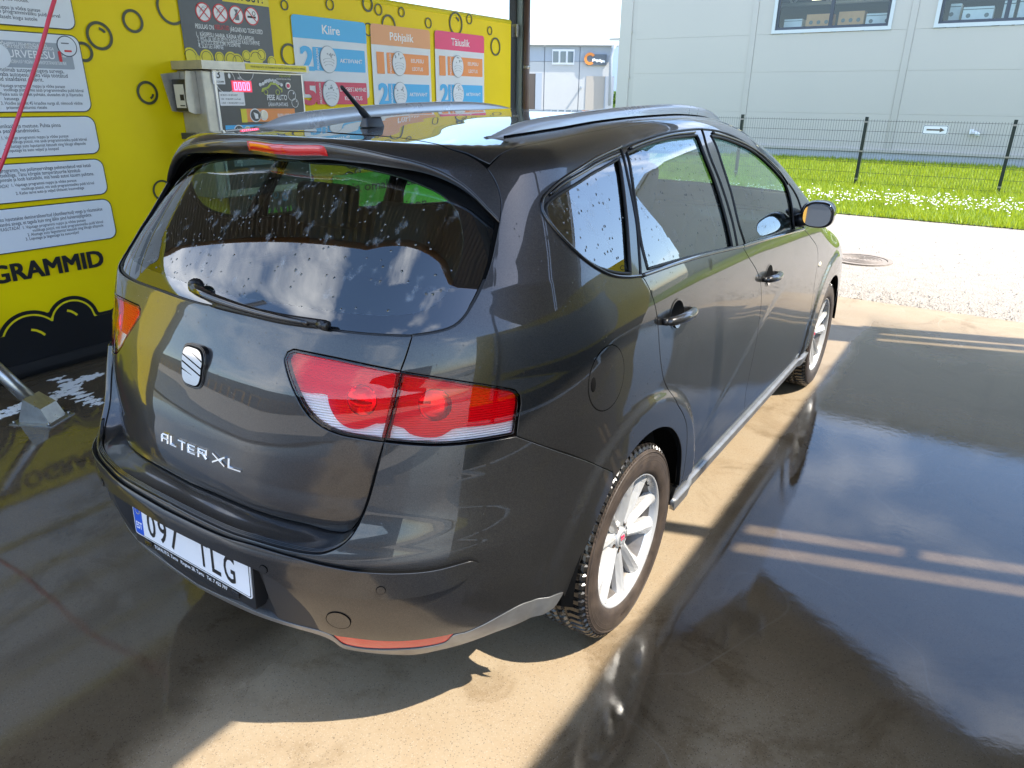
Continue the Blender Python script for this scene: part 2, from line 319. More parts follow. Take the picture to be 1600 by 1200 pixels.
def floor_mat():
    m = mat('wet_concrete', (.3, .24, .17), .4); nt = m.node_tree; b = nt.nodes['Principled BSDF']; k = nt.links.new
    N = lambda t: nt.nodes.new(t)
    g = N('ShaderNodeNewGeometry'); sep = N('ShaderNodeSeparateXYZ'); k(g.outputs['Position'], sep.inputs[0])
    def noise(sc, det=6, ro=.6, vec=None):
        n = N('ShaderNodeTexNoise'); n.inputs['Scale'].default_value = sc; n.inputs['Detail'].default_value = det; n.inputs['Roughness'].default_value = ro
        k(vec or g.outputs['Position'], n.inputs['Vector']); return n.outputs['Fac']
    def mr(v, a, c, d=0., e=1., smooth=True):
        q = N('ShaderNodeMapRange'); q.inputs['From Min'].default_value = a; q.inputs['From Max'].default_value = c; q.inputs['To Min'].default_value = d; q.inputs['To Max'].default_value = e
        if smooth: q.interpolation_type = 'SMOOTHSTEP'
        k(v, q.inputs['Value']); return q.outputs['Result']
    def ma(op, a, c, clamp=False):
        q = N('ShaderNodeMath'); q.operation = op; q.use_clamp = clamp
        for i, v in enumerate((a, c)):
            if isinstance(v, (int, float)): q.inputs[i].default_value = v
            else: k(v, q.inputs[i])
        return q.outputs[0]
    X, Y = sep.outputs['X'], sep.outputs['Y']
    big = noise(.9, 5); mid = noise(4.5, 7); fine = noise(95, 4, .75); agg = N('ShaderNodeTexVoronoi'); agg.inputs['Scale'].default_value = 115; k(g.outputs['Position'], agg.inputs['Vector'])
    # wetness: water stands on the bay floor, painted thin and lighter in the sun strip, drying out towards the apron
    wob = ma('MULTIPLY', ma('SUBTRACT', big, .5), 1.2)
    sun_strip = ma('MULTIPLY', mr(ma('ADD', X, wob), -.1, .25), mr(ma('ADD', X, ma('MULTIPLY', wob, .25)), 1.02, .84))
    apron = mr(ma('ADD', Y, wob), 3.3, 4.9)
    dry = ma('MAXIMUM', ma('MULTIPLY', sun_strip, .8), apron)
    near = ma('MULTIPLY', ma('MULTIPLY', mr(ma('ADD', Y, ma('MULTIPLY', wob, .5)), .25, -.35), mr(ma('ADD', X, ma('MULTIPLY', wob, .4)), 1.05, 1.35)), .5)
    wet = ma('SUBTRACT', ma('ADD', .98, ma('MULTIPLY', ma('SUBTRACT', mid, .5), .4)), ma('MAXIMUM', dry, near), True)
    # colour: sandy concrete with specks and darker drip stains
    r1 = N('ShaderNodeValToRGB'); r1.color_ramp.elements[0].position = .3; r1.color_ramp.elements[1].position = .72
    r1.color_ramp.elements[0].color = (.33, .245, .150, 1); r1.color_ramp.elements[1].color = (.41, .325, .215, 1); k(mid, r1.inputs['Fac'])
    sp = N('ShaderNodeMix'); sp.data_type = 'RGBA'; sp.inputs['B'].default_value = (.16, .12, .085, 1); k(mr(fine, .56, .74), sp.inputs['Factor']); k(r1.outputs['Color'], sp.inputs['A'])
    sp2 = N('ShaderNodeMix'); sp2.data_type = 'RGBA'; sp2.inputs['B'].default_value = (.50, .43, .34, 1); agg2 = N('ShaderNodeTexVoronoi'); agg2.inputs['Scale'].default_value = 170; k(g.outputs['Position'], agg2.inputs['Vector']); k(mr(agg2.outputs['Distance'], .30, .12, 0, .7), sp2.inputs['Factor']); k(sp.outputs['Result'], sp2.inputs['A'])
    sp3 = N('ShaderNodeMix'); sp3.data_type = 'RGBA'; sp3.inputs['B'].default_value = (.13, .095, .065, 1); k(mr(agg.outputs['Distance'], .26, .08, 0, .8), sp3.inputs['Factor']); k(sp2.outputs['Result'], sp3.inputs['A'])
    wv = N('ShaderNodeTexNoise'); wv.inputs['Scale'].default_value = 1.7; wv.inputs['Detail'].default_value = 9; wv.inputs['Roughness'].default_value = .7; wv.inputs['Distortion'].default_value = 1.6; k(g.outputs['Position'], wv.inputs['Vector'])
    st4 = N('ShaderNodeMix'); st4.data_type = 'RGBA'; st4.blend_type = 'MULTIPLY'; st4.inputs['B'].default_value = (.70, .66, .60, 1); k(mr(wv.outputs['Fac'], .50, .66), st4.inputs['Factor']); k(sp3.outputs['Result'], st4.inputs['A'])
    ln = N('ShaderNodeTexNoise'); ln.inputs['Scale'].default_value = 1.1; ln.inputs['Detail'].default_value = 2; ln.inputs['Distortion'].default_value = .8; k(g.outputs['Position'], ln.inputs['Vector'])
    lna = ma('ABSOLUTE', ma('SUBTRACT', ln.outputs['Fac'], .5), 0); lnm = mr(lna, .006, .0, 0, .45)
    st5 = N('ShaderNodeMix'); st5.data_type = 'RGBA'; st5.inputs['B'].default_value = (.46, .40, .31, 1); k(ma('MULTIPLY', lnm, mr(X, .9, 1.2)), st5.inputs['Factor']); k(st4.outputs['Result'], st5.inputs['A'])
    sp = st5
    wd = N('ShaderNodeMix'); wd.data_type = 'RGBA'; wd.blend_type = 'MULTIPLY'; wd.inputs['B'].default_value = (.25, .24, .23, 1); k(wet, wd.inputs['Factor']); k(sp.outputs['Result'], wd.inputs['A'])  # wet tone darker than water alone, canopy shade painted in with it
    k(wd.outputs['Result'], b.inputs['Base Color'])
    rough = mr(wet, .15, .85, .42, .014); k(rough, b.inputs['Roughness'])
    b.inputs['IOR'].default_value = 1.55
    ripple = N('ShaderNodeTexNoise'); ripple.inputs['Scale'].default_value = 26; ripple.inputs['Detail'].default_value = 3; k(g.outputs['Position'], ripple.inputs['Vector'])
    h = ma('ADD', ma('MULTIPLY', fine, ma('SUBTRACT', 1.08, wet)), ma('MULTIPLY', ripple.outputs['Fac'], .30))
    bp = N('ShaderNodeBump'); bp.inputs['Strength'].default_value = .16; bp.inputs['Distance'].default_value = .0035; k(h, bp.inputs['Height']); k(bp.outputs['Normal'], b.inputs['Normal'])
    return m
MT['floor'] = floor_mat()
MT['gravel'] = mat('gravel', (.40, .36, .31), .9, var=(9, (.32, .285, .24)), bump=(60, .9, .03))
MT['lawn_soil'] = mat('lawn', (.055, .11, .012), .9, var=(.7, (.11, .16, .02)))
MT['earth'] = mat('far_ground', (.26, .25, .22), .95, var=(.2, (.20, .21, .14)))

plane('ground', -400, 400, -400, 400, -.09, 'earth')
floor = plane('concrete_floor', -8, 9, -7, 4.93, 0., 'floor')
plane('wash_apron', -40, 40, -12.5, -7, -.004, mat('shade_asphalt', (.055, .052, .048), .35, var=(2.5, (.085, .08, .072), .12), bump=(90, .4, .008)))  # dark tone stands for the shade on the ground behind the bays
plane('yard_ground', -110, 60, -90, -12.5, -.008, mat('yard_asphalt', (.36, .32, .27), .8, var=(3, (.42, .38, .32)), bump=(80, .4, .01)))
plane('gravel_road', -60, 60, 4.93, 10.35, -.012, 'gravel')
plane('lawn_ground', -60, 60, 10.35, 23.0, .0, 'lawn_soil')

# loose stones along the edge of the gravel
V = []; Fc = []
for i in range(2600):
    x = rng.uniform(-1.5, 5.5); y = 4.90+abs(rng.normal(0, .35))+(rng.random() < .25)*rng.uniform(0, 3.5); s = rng.uniform(.004, .012)
    b0 = len(V); R = rng.normal(0, .35, (6, 3))
    for d, q in zip(((1, 0, 0), (-1, 0, 0), (0, 1, 0), (0, -1, 0), (0, 0, .8), (0, 0, -.3)), R): V.append((x+s*(d[0]+q[0]), y+s*(d[1]+q[1]), max(-.011, s*.3+s*(d[2]+q[2]*.4)-.006)))
    Fc += [(b0, b0+2, b0+4), (b0+2, b0+1, b0+4), (b0+1, b0+3, b0+4), (b0+3, b0, b0+4)]
tag(mesh_obj('gravel_stones', V, Fc, mat('stone', (.40, .365, .32), .9)), 'small pale stones strewn along the edge of the gravel road', 'gravel', kind='stuff')
c0 = onZ(1345, 405); mh = empty('manhole_cover', (c0[0], c0[1], -.012), 'round rusty manhole cover set in the pale gravel road', 'manhole cover')
fr = ((c0[0], c0[1], -.012), (1, 0, 0), (0, 1, 0), (0, 0, 1)); MT['iron'] = mat('cast_iron', (.24, .20, .165), .85, .1, var=(20, (.31, .27, .23)))
ring('rim', 0, 0, .27, .32, fr, 0, .016, 'iron', mh)
lid = prism('lid', circ(0, 0, .262, 36), fr, 0, .010, 'iron', mh)
for a in range(6): ring('rib', 0, 0, .03+a*.036, .045+a*.036, fr, .0101, .0145, 'iron', lid)

# ---- lawn: blades and white clover heads
def blades(name, n, xr, yr, hr, m, label):
    x = rng.uniform(*xr, n); y = yr[0]+(yr[1]-yr[0])*rng.random(n)**1.15; h = rng.uniform(*hr, n); a = rng.uniform(0, 6.28, n); w = rng.uniform(.006, .014, n)
    ln = rng.normal(0, .35, (n, 2))*h[:, None]
    V = np.zeros((n, 3, 3)); V[:, 0] = np.stack([x-w*np.cos(a), y-w*np.sin(a), 0*x], 1); V[:, 1] = np.stack([x+w*np.cos(a), y+w*np.sin(a), 0*x], 1)
    V[:, 2] = np.stack([x+ln[:, 0], y+ln[:, 1], h], 1)
    me = bpy.data.meshes.new(name); me.vertices.add(3*n); me.vertices.foreach_set('co', V.ravel()); me.loops.add(3*n); me.loops.foreach_set('vertex_index', np.arange(3*n, dtype=np.int32))
    me.polygons.add(n); me.polygons.foreach_set('loop_start', np.arange(0, 3*n, 3, dtype=np.int32)); me.polygons.foreach_set('loop_total', np.full(n, 3, np.int32)); me.update()
    return tag(link(name, me, m), label, 'grass', kind='stuff')
def leafmat(name, c1, c2):
    m = mat(name, c1, .55, var=(1.3, c2)); nt = m.node_tree; b = nt.nodes['Principled BSDF']
    b.inputs['Subsurface Weight'].default_value = 0; 
    tr = nt.nodes.new('ShaderNodeBsdfTranslucent'); tr.inputs['Color'].default_value = (c2[0]*1.4, c2[1]*1.4, c2[2], 1); ms = nt.nodes.new('ShaderNodeMixShader'); ms.inputs['Fac'].default_value = .35
    nt.links.new(b.outputs[0], ms.inputs[1]); nt.links.new(tr.outputs[0], ms.inputs[2]); nt.links.new(ms.outputs[0], nt.nodes['Material Output'].inputs['Surface']); return m
MT['grass'] = leafmat('grass_blade', (.19, .28, .015), (.34, .40, .02))
blades('grass', 80000, (-6.0, 6.5), (10.30, 22.3), (.04, .14), 'grass', 'sunlit mown grass between the gravel road and the warehouse')
n = 1250; V = []; Fc = []
for i in range(n):
    x = rng.uniform(-4, 5.5); y = 11.9+rng.normal(0, .55)+.12*(x); 
    if y < 10.45: continue
    z = rng.uniform(.08, .16); s = rng.uniform(.009, .020); b0 = len(V)
    for d in ((1, 0, 0), (-1, 0, 0), (0, 1, 0), (0, -1, 0), (0, 0, .8), (0, 0, -.6)): V.append((x+s*d[0], y+s*d[1], z+s*d[2]))
    Fc += [(b0, b0+2, b0+4), (b0+2, b0+1, b0+4), (b0+1, b0+3, b0+4), (b0+3, b0, b0+4), (b0+2, b0, b0+5), (b0+1, b0+2, b0+5), (b0+3, b0+1, b0+5), (b0, b0+3, b0+5)]
tag(mesh_obj('white_clover', V, Fc, mat('clover', (.75, .73, .66), .8)), 'band of small white clover flowers growing in the grass verge', 'flowers', kind='stuff')

# ---- warehouse
WY = 22.5
wh = empty('warehouse', (-2, WY, 0), 'long light grey warehouse clad in metal panels behind the wire fence', 'building')
MT['clad'] = mat('warehouse_cladding', (.54, .50, .45), .42, .1, var=(.35, (.52, .485, .44), .04))
MT['clad_trim'] = mat('warehouse_trim', (.51, .475, .43), .4, .2)
wx = lambda x, y: onY(x, y, WY)[0]
seams = [-10.35, -9.9, wx(1172, 90), wx(1415, 90), 2.45, 6.6, 10.8]
rows = [.32, 1.29, 2.44, 3.49, 4.72, 5.86, 7.0, 8.1]
wins = [(wx(1211, 48), wx(1387, 40)), (wx(1466, 37), wx(1466, 37)+3.05)]
WZ0, WZ1 = 3.60, 5.0
for i in range(1, len(seams)-1):
    a, c = seams[i]+.09, seams[i+1]-.09
    for j in range(len(rows)-1):
        z0, z1 = rows[j]+.003, rows[j+1]-.003
        segs = [(a, c)]
        for (w0, w1) in wins:
            if z1 > WZ0-.1 and z0 < WZ1 and w0 > a-.2 and w1 < c+.2: segs = [(a, w0-.1), (w1+.1, c)]
        for (s0, s1) in segs:
            if s1-s0 > .02: box('wall_panel', (s0, WY, z0), (s1, WY+.12, z1), 'clad', wh, .004)
for s in seams[2:-1]:
    box('joint_strip', (s-.085, WY-.02, .30), (s+.085, WY+.05, 8.1), 'clad_trim', wh, .004)
box('corner_trim', (-10.42, WY-.03, .0), (-9.98, WY+.2, 8.1), 'clad', wh, .01)
for z in np.arange(.9, 8, 1.4): box('corner_bracket', (-9.99, WY-.05, z), (-9.95, WY-.005, z+.06), 'clad_trim', wh)
box('plinth', (-10.35, WY-.01, -.05), (10.8, WY+.1, .24), mat('plinth', (.45, .47, .48), .7, var=(2, (.40, .41, .42))), wh)
box('base_flashing', (-10.4, WY-.06, .24), (10.8, WY+.06, .325), 'clad_trim', wh, .006)
box('backing', (-10.3, WY+.009, .1), (10.8, WY+.2, 3.45), 'clad_trim', wh); box('backing', (-10.3, WY+.009, 5.1), (10.8, WY+.2, 8.05), 'clad_trim', wh); box('backing', (-10.3, WY+.009, 3.45), (wins[0][0]-.12, WY+.2, 5.1), 'clad_trim', wh); box('backing', (wins[0][1]+.12, WY+.009, 3.45), (wins[1][0]-.12, WY+.2, 5.1), 'clad_trim', wh)
box('roof_edge', (-10.5, WY-.1, 8.1), (10.9, WY+12, 8.25), 'clad_trim', wh)
box('side_wall', (-10.4, WY+.2, 0), (-10.2, WY+12, 8.1), 'clad', wh); box('end_wall', (10.6, WY+.2, 0), (10.8, WY+12, 8.1), 'clad', wh)
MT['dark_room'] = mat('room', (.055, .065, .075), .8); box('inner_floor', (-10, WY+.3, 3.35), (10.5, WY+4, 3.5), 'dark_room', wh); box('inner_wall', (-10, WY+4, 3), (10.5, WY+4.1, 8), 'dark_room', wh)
MT['frame'] = mat('window_frame_dark', (.07, .08, .10), .4); MT['win_glass'] = thin_glass('window_glass', (.80, .88, .92), .06, wet=False)
MT['wtrim'] = mat('window_reveal', (.62, .65, .66), .4)
for (w0, w1) in wins:
    w = empty('window', (0, 0, 0)); w.parent = wh; w.location = (2, -WY, 0)
    wf = box('reveal', (w0-.1, WY-.035, WZ0-.1), (w1+.1, WY+.0, WZ0-.005), 'wtrim', w); box('reveal', (w0-.1, WY-.035, WZ0-.005), (w0-.005, WY, WZ1), 'wtrim', w); box('reveal', (w1+.005, WY-.035, WZ0-.005), (w1+.1, WY, WZ1), 'wtrim', w); box('reveal', (w0-.1, WY-.035, WZ1), (w1+.1, WY, WZ1+.1), 'wtrim', w)
    for (a, c, z0, z1) in ((w0, w1, WZ0, WZ0+.07), (w0, w1, WZ1-.07, WZ1), (w0, w0+.07, WZ0+.07, WZ1-.07), (w1-.07, w1, WZ0+.07, WZ1-.07), ((w0+w1)/2-.05, (w0+w1)/2+.05, WZ0+.07, WZ1-.07)):
        box('frame', (a, WY+.02, z0), (c, WY+.09, z1), 'frame', w)
    for (a, c) in ((w0+.07, (w0+w1)/2-.05), ((w0+w1)/2+.05, w1-.07)):
        mesh_obj('pane', [(a, WY+.05, WZ0+.07), (c, WY+.05, WZ0+.07), (c, WY+.05, WZ1-.07), (a, WY+.05, WZ1-.07)], [(0, 1, 2, 3)], 'win_glass', w)
MT['card'] = mat('cardboard', (.52, .28, .12), .8, var=(6, (.45, .24, .10))); MT['cardw'] = mat('white_carton', (.60, .64, .60), .7, var=(6, (.52, .58, .54)))
MT['print_dk'] = mat('carton_print', (.10, .13, .12), .7)
def carton(x0, x1, h, d, m, label, dots=0, group=None):
    y = WY+.35+d; o = box('cardboard_box', (x0, y, 3.501), (x1, y+.5, 3.5+h), m, None, .008); tag(o, label, 'box', group)
    fr = ((0, y, 0), (1, 0, 0), (0, 0, 1), (0, -1, 0)); w = x1-x0
    for k in range(dots): prism('printed_mark', circ(x0+w*(.2+.6*k/max(1, dots-1)), 3.5+h*.58, .055, 12), fr, .001, .004, 'print_dk', o)
    box('tape', (x0+.002, y-.004, 3.5+h*.86), (x1-.002, y-.001, 3.5+h*.90), 'print_dk' if m == 'cardw' else 'card', o)
def wxx(x): return wx(x, 30)+.12
carton(wxx(1213), wxx(1241), .42, .1, 'cardw', 'small pale carton by the frame of the warehouse window with brown boxes', 0)
carton(wxx(1248), wxx(1288), .52, .05, 'card', 'brown cardboard box seen in the left pane of the warehouse window', 3)
carton(wxx(1298), wxx(1338), .55, .05, 'card', 'brown cardboard box seen right of the mullion in the warehouse window', 3)
carton(wxx(1341), wxx(1383), .47, .1, 'cardw', 'white printed carton in the warehouse window beside a brown box', 2)
carton(wxx(1470), wxx(1487), .62, .2, 'cardw', 'tall cream carton at the edge of the other warehouse window', 1)
carton(wxx(1492), wxx(1540), .50, .0, 'cardw', 'wide white carton with two round marks in the warehouse window', 2)
carton(wxx(1554), wxx(1572), .62, .15, 'cardw', 'cream carton standing left of the mullion in the second warehouse window', 0)
carton(wxx(1578), wxx(1600), .66, .15, 'cardw', 'greenish white carton right of the mullion in the second warehouse window', 0)
MT['truss'] = mat('roof_truss', (.30, .34, .36), .6)
for k in range(9):
    x = -6.5+k*1.1
    for dx in (.55, -.55): tube('truss_web', [(x, WY+2.2, 4.5), (x+dx, WY+2.2, 5.3)], .035, 'truss', wh, 6)
tube('truss_chord', [(-9, WY+2.2, 4.5), (10, WY+2.2, 4.5)], .06, 'truss', wh, 6); tube('truss_chord', [(-9, WY+2.2, 5.3), (10, WY+2.2, 5.3)], .06, 'truss', wh, 6)
for px in (1257, 1307, 1516):
    q = wx(px, 5); l = box('hall_lamp', (q-.14, WY+1.2, 4.52), (q+.14, WY+1.5, 4.60), mat('lamp_glow', (.9, .8, .5), .5, emit=(1, .85, .5, 3)), None, .01); tag(l, {1257: 'small lit hall lamp above the left brown box inside the warehouse', 1307: 'small lit hall lamp above the right brown box inside the warehouse', 1516: 'small lit hall lamp above the wide white carton inside the warehouse'}[px], 'lamp', 'lit lamps inside the warehouse')
q = onY(1521, 208, WY); cm = empty('wall_camera', (q[0], WY, q[2]), 'small white camera bracket on the warehouse wall beside the arrow sign', 'camera')
box('mount', (q[0]-.10, WY-.06, q[2]-.04), (q[0], WY-.021, q[2]+.10), 'white', cm, .01); tube('camera_body', [(q[0]+.02, WY-.06, q[2]+.02), (q[0]+.13, WY-.22, q[2]-.03)], .055, 'white', cm, 14)

# ---- wire fence
FY = 14.85
fe = empty('wire_fence', (1.4, FY, 0), 'low dark wire mesh fence with slim posts across the lawn', 'fence')
MT['fence'] = mat('fence_green', (.020, .030, .026), .4, .2)
posts = [-11.06+2.506*k for k in range(9)]
for x in posts:
    pst = box('post', (x-.03, FY-.02, -.05), (x+.03, FY+.04, 1.33), 'fence', fe, .004)
    for z in (.12, .66, 1.22): box('clip', (x-.035, FY-.032, z), (x+.035, FY-.021, z+.03), 'steel', pst)
for x0 in posts[:-1]:
    V = []; Fc = []
    def wire(a, c, r):
        v, f = tube_geom([a, c], r, 4); b0 = len(V); V.extend(v); Fc.extend([tuple(i+b0 for i in q) for q in f])
    for k in range(1, 50): wire((x0+.05*k, FY-.028, .03), (x0+.05*k, FY-.028, 1.285), .0022)
    for z in (.06, .26, .46, .66, .86, 1.06, 1.255): wire((x0+.03, FY-.032, z), (x0+2.47, FY-.032, z), .0030)
    mesh_obj('mesh_panel', V, Fc, 'fence', fe)
s0 = onY(1443, 195, FY-.05); s1 = onY(1480, 211, FY-.05)
sg = empty('arrow_sign', ((s0[0]+s1[0])/2, FY-.05, s1[2]), 'white rectangular sign with a dark arrow pointing right fixed to the fence', 'sign')
fr = ((0, FY-.05, 0), (1, 0, 0), (0, 0, 1), (0, -1, 0)); w = s1[0]-s0[0]; zc = (s0[2]+s1[2])/2; hh = (s0[2]-s1[2])/2
prism('board', rrect(s0[0], s1[0], s1[2], s0[2], .035), fr, 0, .008, 'white', sg)
prism('border', rrect(s0[0]+.006, s1[0]-.006, s1[2]+.006, s0[2]-.006, .03), fr, .0085, .0095, 'grey2', sg); prism('field', rrect(s0[0]+.018, s1[0]-.018, s1[2]+.018, s0[2]-.018, .022), fr, .0097, .0112, 'white', sg)
prism('arrow', [(s0[0]+.07, zc-.014), (s1[0]-.14, zc-.014), (s1[0]-.14, zc-.042), (s1[0]-.06, zc), (s1[0]-.14, zc+.042), (s1[0]-.14, zc+.014), (s0[0]+.07, zc+.014)], fr, .0114, .0126, mat('arrow_brown', (.10, .08, .06), .5), sg)

# ---- low grey business building far off left of the warehouse
BY = 40.0
bz = lambda x, y: onY(x, y, BY)
bd = empty('office_building', (-23, BY, 0), 'low grey panelled business building with white window and dark shop sign', 'building')
MT['bclad'] = mat('building_cladding', (.50, .50, .49), .5, var=(.6, (.47, .47, .46))); MT['bdark'] = mat('building_top_band', (.36, .40, .45), .5)
bx0, bx1 = -34.0, bz(955, 67)[0]-.3; ztop = 5.35; yb = lambda x: BY+(x+25.5)*.62       # the front runs back to the right
def bwall(x0, x1, z0, z1, out, t, m, name, parent=bd):
    u = np.array([1, .62, 0])/math.hypot(1, .62); nrm = np.array([.62, -1, 0])/math.hypot(1, .62)
    P = [np.array([x, yb(x), z])+nrm*o for o in (out, out-t) for (x, z) in ((x0, z0), (x1, z0), (x1, z1), (x0, z1))]
    return mesh_obj(name, P, [(0, 1, 2, 3), (7, 6, 5, 4), (0, 4, 5, 1), (1, 5, 6, 2), (2, 6, 7, 3), (3, 7, 4, 0)], m, parent)
def bpx(x, y):      # pixel -> point on the slanted front plane y = yb(x)
    d = ray(x, y); n_ = np.array([.62, -1, 0]); P0 = np.array([-25.5, BY, 0]); t = ((P0-CAM)@n_)/(d@n_); return CAM+d*t
bx1 = bpx(955, 90)[0]; zt = bpx(955, 70)[2]
xs = [-40, bpx(826, 90)[0]-3.4, bpx(851, 90)[0], bpx(906, 90)[0], bx1]
for a, c in zip(xs[:-1], xs[1:]):
    bwall(a+.02, c-.02, 0, zt-1.0, 0, .2, 'bclad', 'wall_panel'); bwall(a+.02, c-.02, zt-.98, zt-.05, 0, .2, 'bdark', 'wall_panel')
bwall(-40, bx1, 0, zt-.1, -.12, .1, 'bdark', 'backing')
bwall(-40, bx1+.4, zt-.05, zt+.22, .35, 1.2, mat('roof_edge', (.75, .76, .77), .4), 'roof_edge')
bwall(-32, bpx(957, 60)[0], zt+.22, bpx(957, 47)[2], -2.2, .3, mat('upper_roof', (.66, .72, .78), .4), 'upper_wall')
q0, q1 = bpx(863, 77), bpx(897, 101); wdw = bwall(q0[0], q1[0], q1[2], q0[2], .08, .12, 'white', 'window')
for k in range(3):
    a = q0[0]+(q1[0]-q0[0])*(k+.12)/3; c = q0[0]+(q1[0]-q0[0])*(k+.86)/3
    bwall(a, c, q1[2]+.12, q0[2]-.12, .11, .02, 'glass_dark' if 'glass_dark' in MT else mat('pane_dark', (.10, .14, .17), .08, spec=.8), 'pane', wdw)
q0, q1 = bpx(917, 85), bpx(947, 102); sgn = bwall(q0[0], q1[0], q1[2], q0[2], .16, .14, 'grey2', 'shop_sign')
u = np.array([1, .62, 0])/math.hypot(1, .62); nr = np.array([.62, -1, 0])/math.hypot(1, .62)
for k in range(9):      # unreadable white lettering
    a_ = bpx(925+k*2.25, 92+.35*k); b_ = bpx(926.9+k*2.25, 95.2+.35*k)
    bwall(a_[0], b_[0], b_[2]-(.05 if k % 3 == 0 else 0), a_[2]+(.04 if k % 4 == 1 else 0), .19, .03, 'white', 'letter', sgn)
cc = bpx(921.5, 92)+nr*.17; ring('emblem', 0, 0, .20, .36, (cc, u, (0, 0, 1), nr), 0, .02, 'orange', sgn, 20, .6, 5.4)
q0, q1 = bpx(916, 119), bpx(943, 165); dr = bwall(q0[0], q1[0], 0, q0[2], .03, .05, mat('doorway', (.42, .38, .33), .7), 'doorway'); bwall(q1[0], q1[0]+.5, 0, q0[2], .06, .05, 'bdark', 'door_jamb', dr)
q0, q1 = bpx(823, 115), bpx(836, 165); bwall(q0[0]-2, q1[0], 0, q0[2], .04, .05, mat('shopfront', (.10, .08, .07), .2), 'shopfront'); bwall(q1[0], q1[0]+.35, 0, q0[2]+.05, .06, .05, 'bdark', 'door_jamb')
bwall(bpx(907, 137)[0], bpx(909, 137)[0], bpx(907, 138)[2], bpx(907, 135)[2], .3, .3, 'bdark', 'wall_lamp')
tube('rain_pipe', [bpx(962, 69)+nr*.3, bpx(957, 78)+nr*.3, bpx(954, 90)+nr*.25, bpx(952, 165)+nr*.25], .10, 'bdark', bd, 8)
# pale hall and bush in the gap
ht = empty('far_hall', (-30, 70, 0), 'pale blue hall far off in the gap beside the warehouse', 'building')
a = onY(953, 62, 70); box('wall', (a[0]-6, 70, -.08), (a[0]+12, 74, a[2]), mat('far_hall_wall', (.55, .64, .72), .6), ht); box('roof_edge', (a[0]-6.1, 69.9, a[2]), (a[0]+12, 74, a[2]+.15), 'clad_trim', ht)
def leaf_crown(name, cen, rad, n, size, m, parent):
    d = rng.normal(size=(n, 3)); d /= np.linalg.norm(d, axis=1)[:, None]; rr = rng.random(n)**.45; lump = 1+.25*np.sin(d[:, 0]*5+d[:, 2]*4)+.15*np.sin(d[:, 1]*9)
    P = np.array(cen)+d*rr[:, None]*lump[:, None]*np.array(rad); a = rng.normal(size=(n, 3))*size; c = rng.normal(size=(n, 3))*size
    V = np.stack([P-a, P+c, P+a, P-c], 1).reshape(-1, 3); return mesh_obj(name, V, np.arange(4*n).reshape(-1, 4), m, parent)
MT['leaf'] = leafmat('leaf', (.05, .12, .015), (.11, .2, .025))
a = onY(958, 153, 52); bs = empty('green_bush', (a[0], 52, -.09), 'bright green bush in the gap between the two buildings', 'bush')
leaf_crown('crown', (a[0], 52, 1.35), (.75, .7, 1.05), 900, .11, 'leaf', bs); tube('stem', [(a[0], 52, -.09), (a[0]+.05, 52, 1.2)], [.06, .03], mat('bark', (.12, .09, .06), .9), bs, 6)

# ---- canopies of the wash bays (ribbed sheet roofs; the sun comes through the gap between them)
H = 3.6
MT['sheet'] = mat('roof_sheet', (.34, .32, .29), .55, .2, var=(1.2, (.40, .37, .33), .06)); MT['beam'] = mat('canopy_beam', (.05, .055, .06), .45)
def ribbed_sheet(name, quad, rib, m, parent, z, along='y'):
    """trapezoidal sheet over the quad (4 xy corners), ribs run from edge 0-1 towards edge 3-2"""
    A, B, Cc, D = [np.array(p, float) for p in quad]; n = max(2, int(np.linalg.norm(B-A)/rib)); prof = [(0, 0), (.36, 0), (.5, .04), (.86, .04), (1, 0)]
    V = []; Fc = []
    for i in range(n):
        for (t, hz) in prof[:-1] if i < n-1 else prof:
            f = (i+t)/n; p = A+(B-A)*f; q = D+(Cc-D)*f; V += [(*p, z+hz), (*q, z+hz)]
    K = len(V)//2; Fc = [(2*i, 2*i+2, 2*i+3, 2*i+1) for i in range(K-1)]
    return mesh_obj(name, V, Fc, m, parent)
cl = empty('bay_canopy', (-3.2, 0, 0), 'ribbed sheet canopy over the wash bay of the parked car', 'canopy', None)
XR, YB = 2.63, -1.5
def fr_y(x):
    if x < -5: return 3.0
    return 4.10-(x-2.66)*.60 if x > .3 else 5.52-(x-.3)*.55
edges = [-9.0, -6.0, -3.3, -1.8, .3, 1.5, 2.63]
for a, c in zip(edges[:-1], edges[1:]):
    ribbed_sheet('roof_sheet', [(a-.03, YB), (c if c == XR else c+.03, YB), (c if c == XR else c+.03, fr_y(c)), (a-.03, fr_y(a))], .10, 'sheet', cl, H)
for (a, c) in zip(edges[:-1], edges[1:]): tube('edge_beam', [(a, fr_y(a)-.02, H-.06), (c, fr_y(c)-.02, H-.06)], .05, 'beam', cl, 6)
tube('edge_beam', [(-9, YB, H-.03), (XR, YB, H-.01)], .03, mat('gutter_brown', (.32, .15, .05), .5), cl, 6)
for y in (-.9, 2.2): tube('cross_beam', [(-3.25, y, H-.10), (XR, y, H-.10)], .06, 'beam', cl, 6)
ca = empty('neighbour_canopy', (5, 0, 0), 'ribbed sheet canopy over the empty neighbouring wash bay', 'canopy')
XL = 3.47
sk = lambda x, y0: y0+.34*(x-XL)
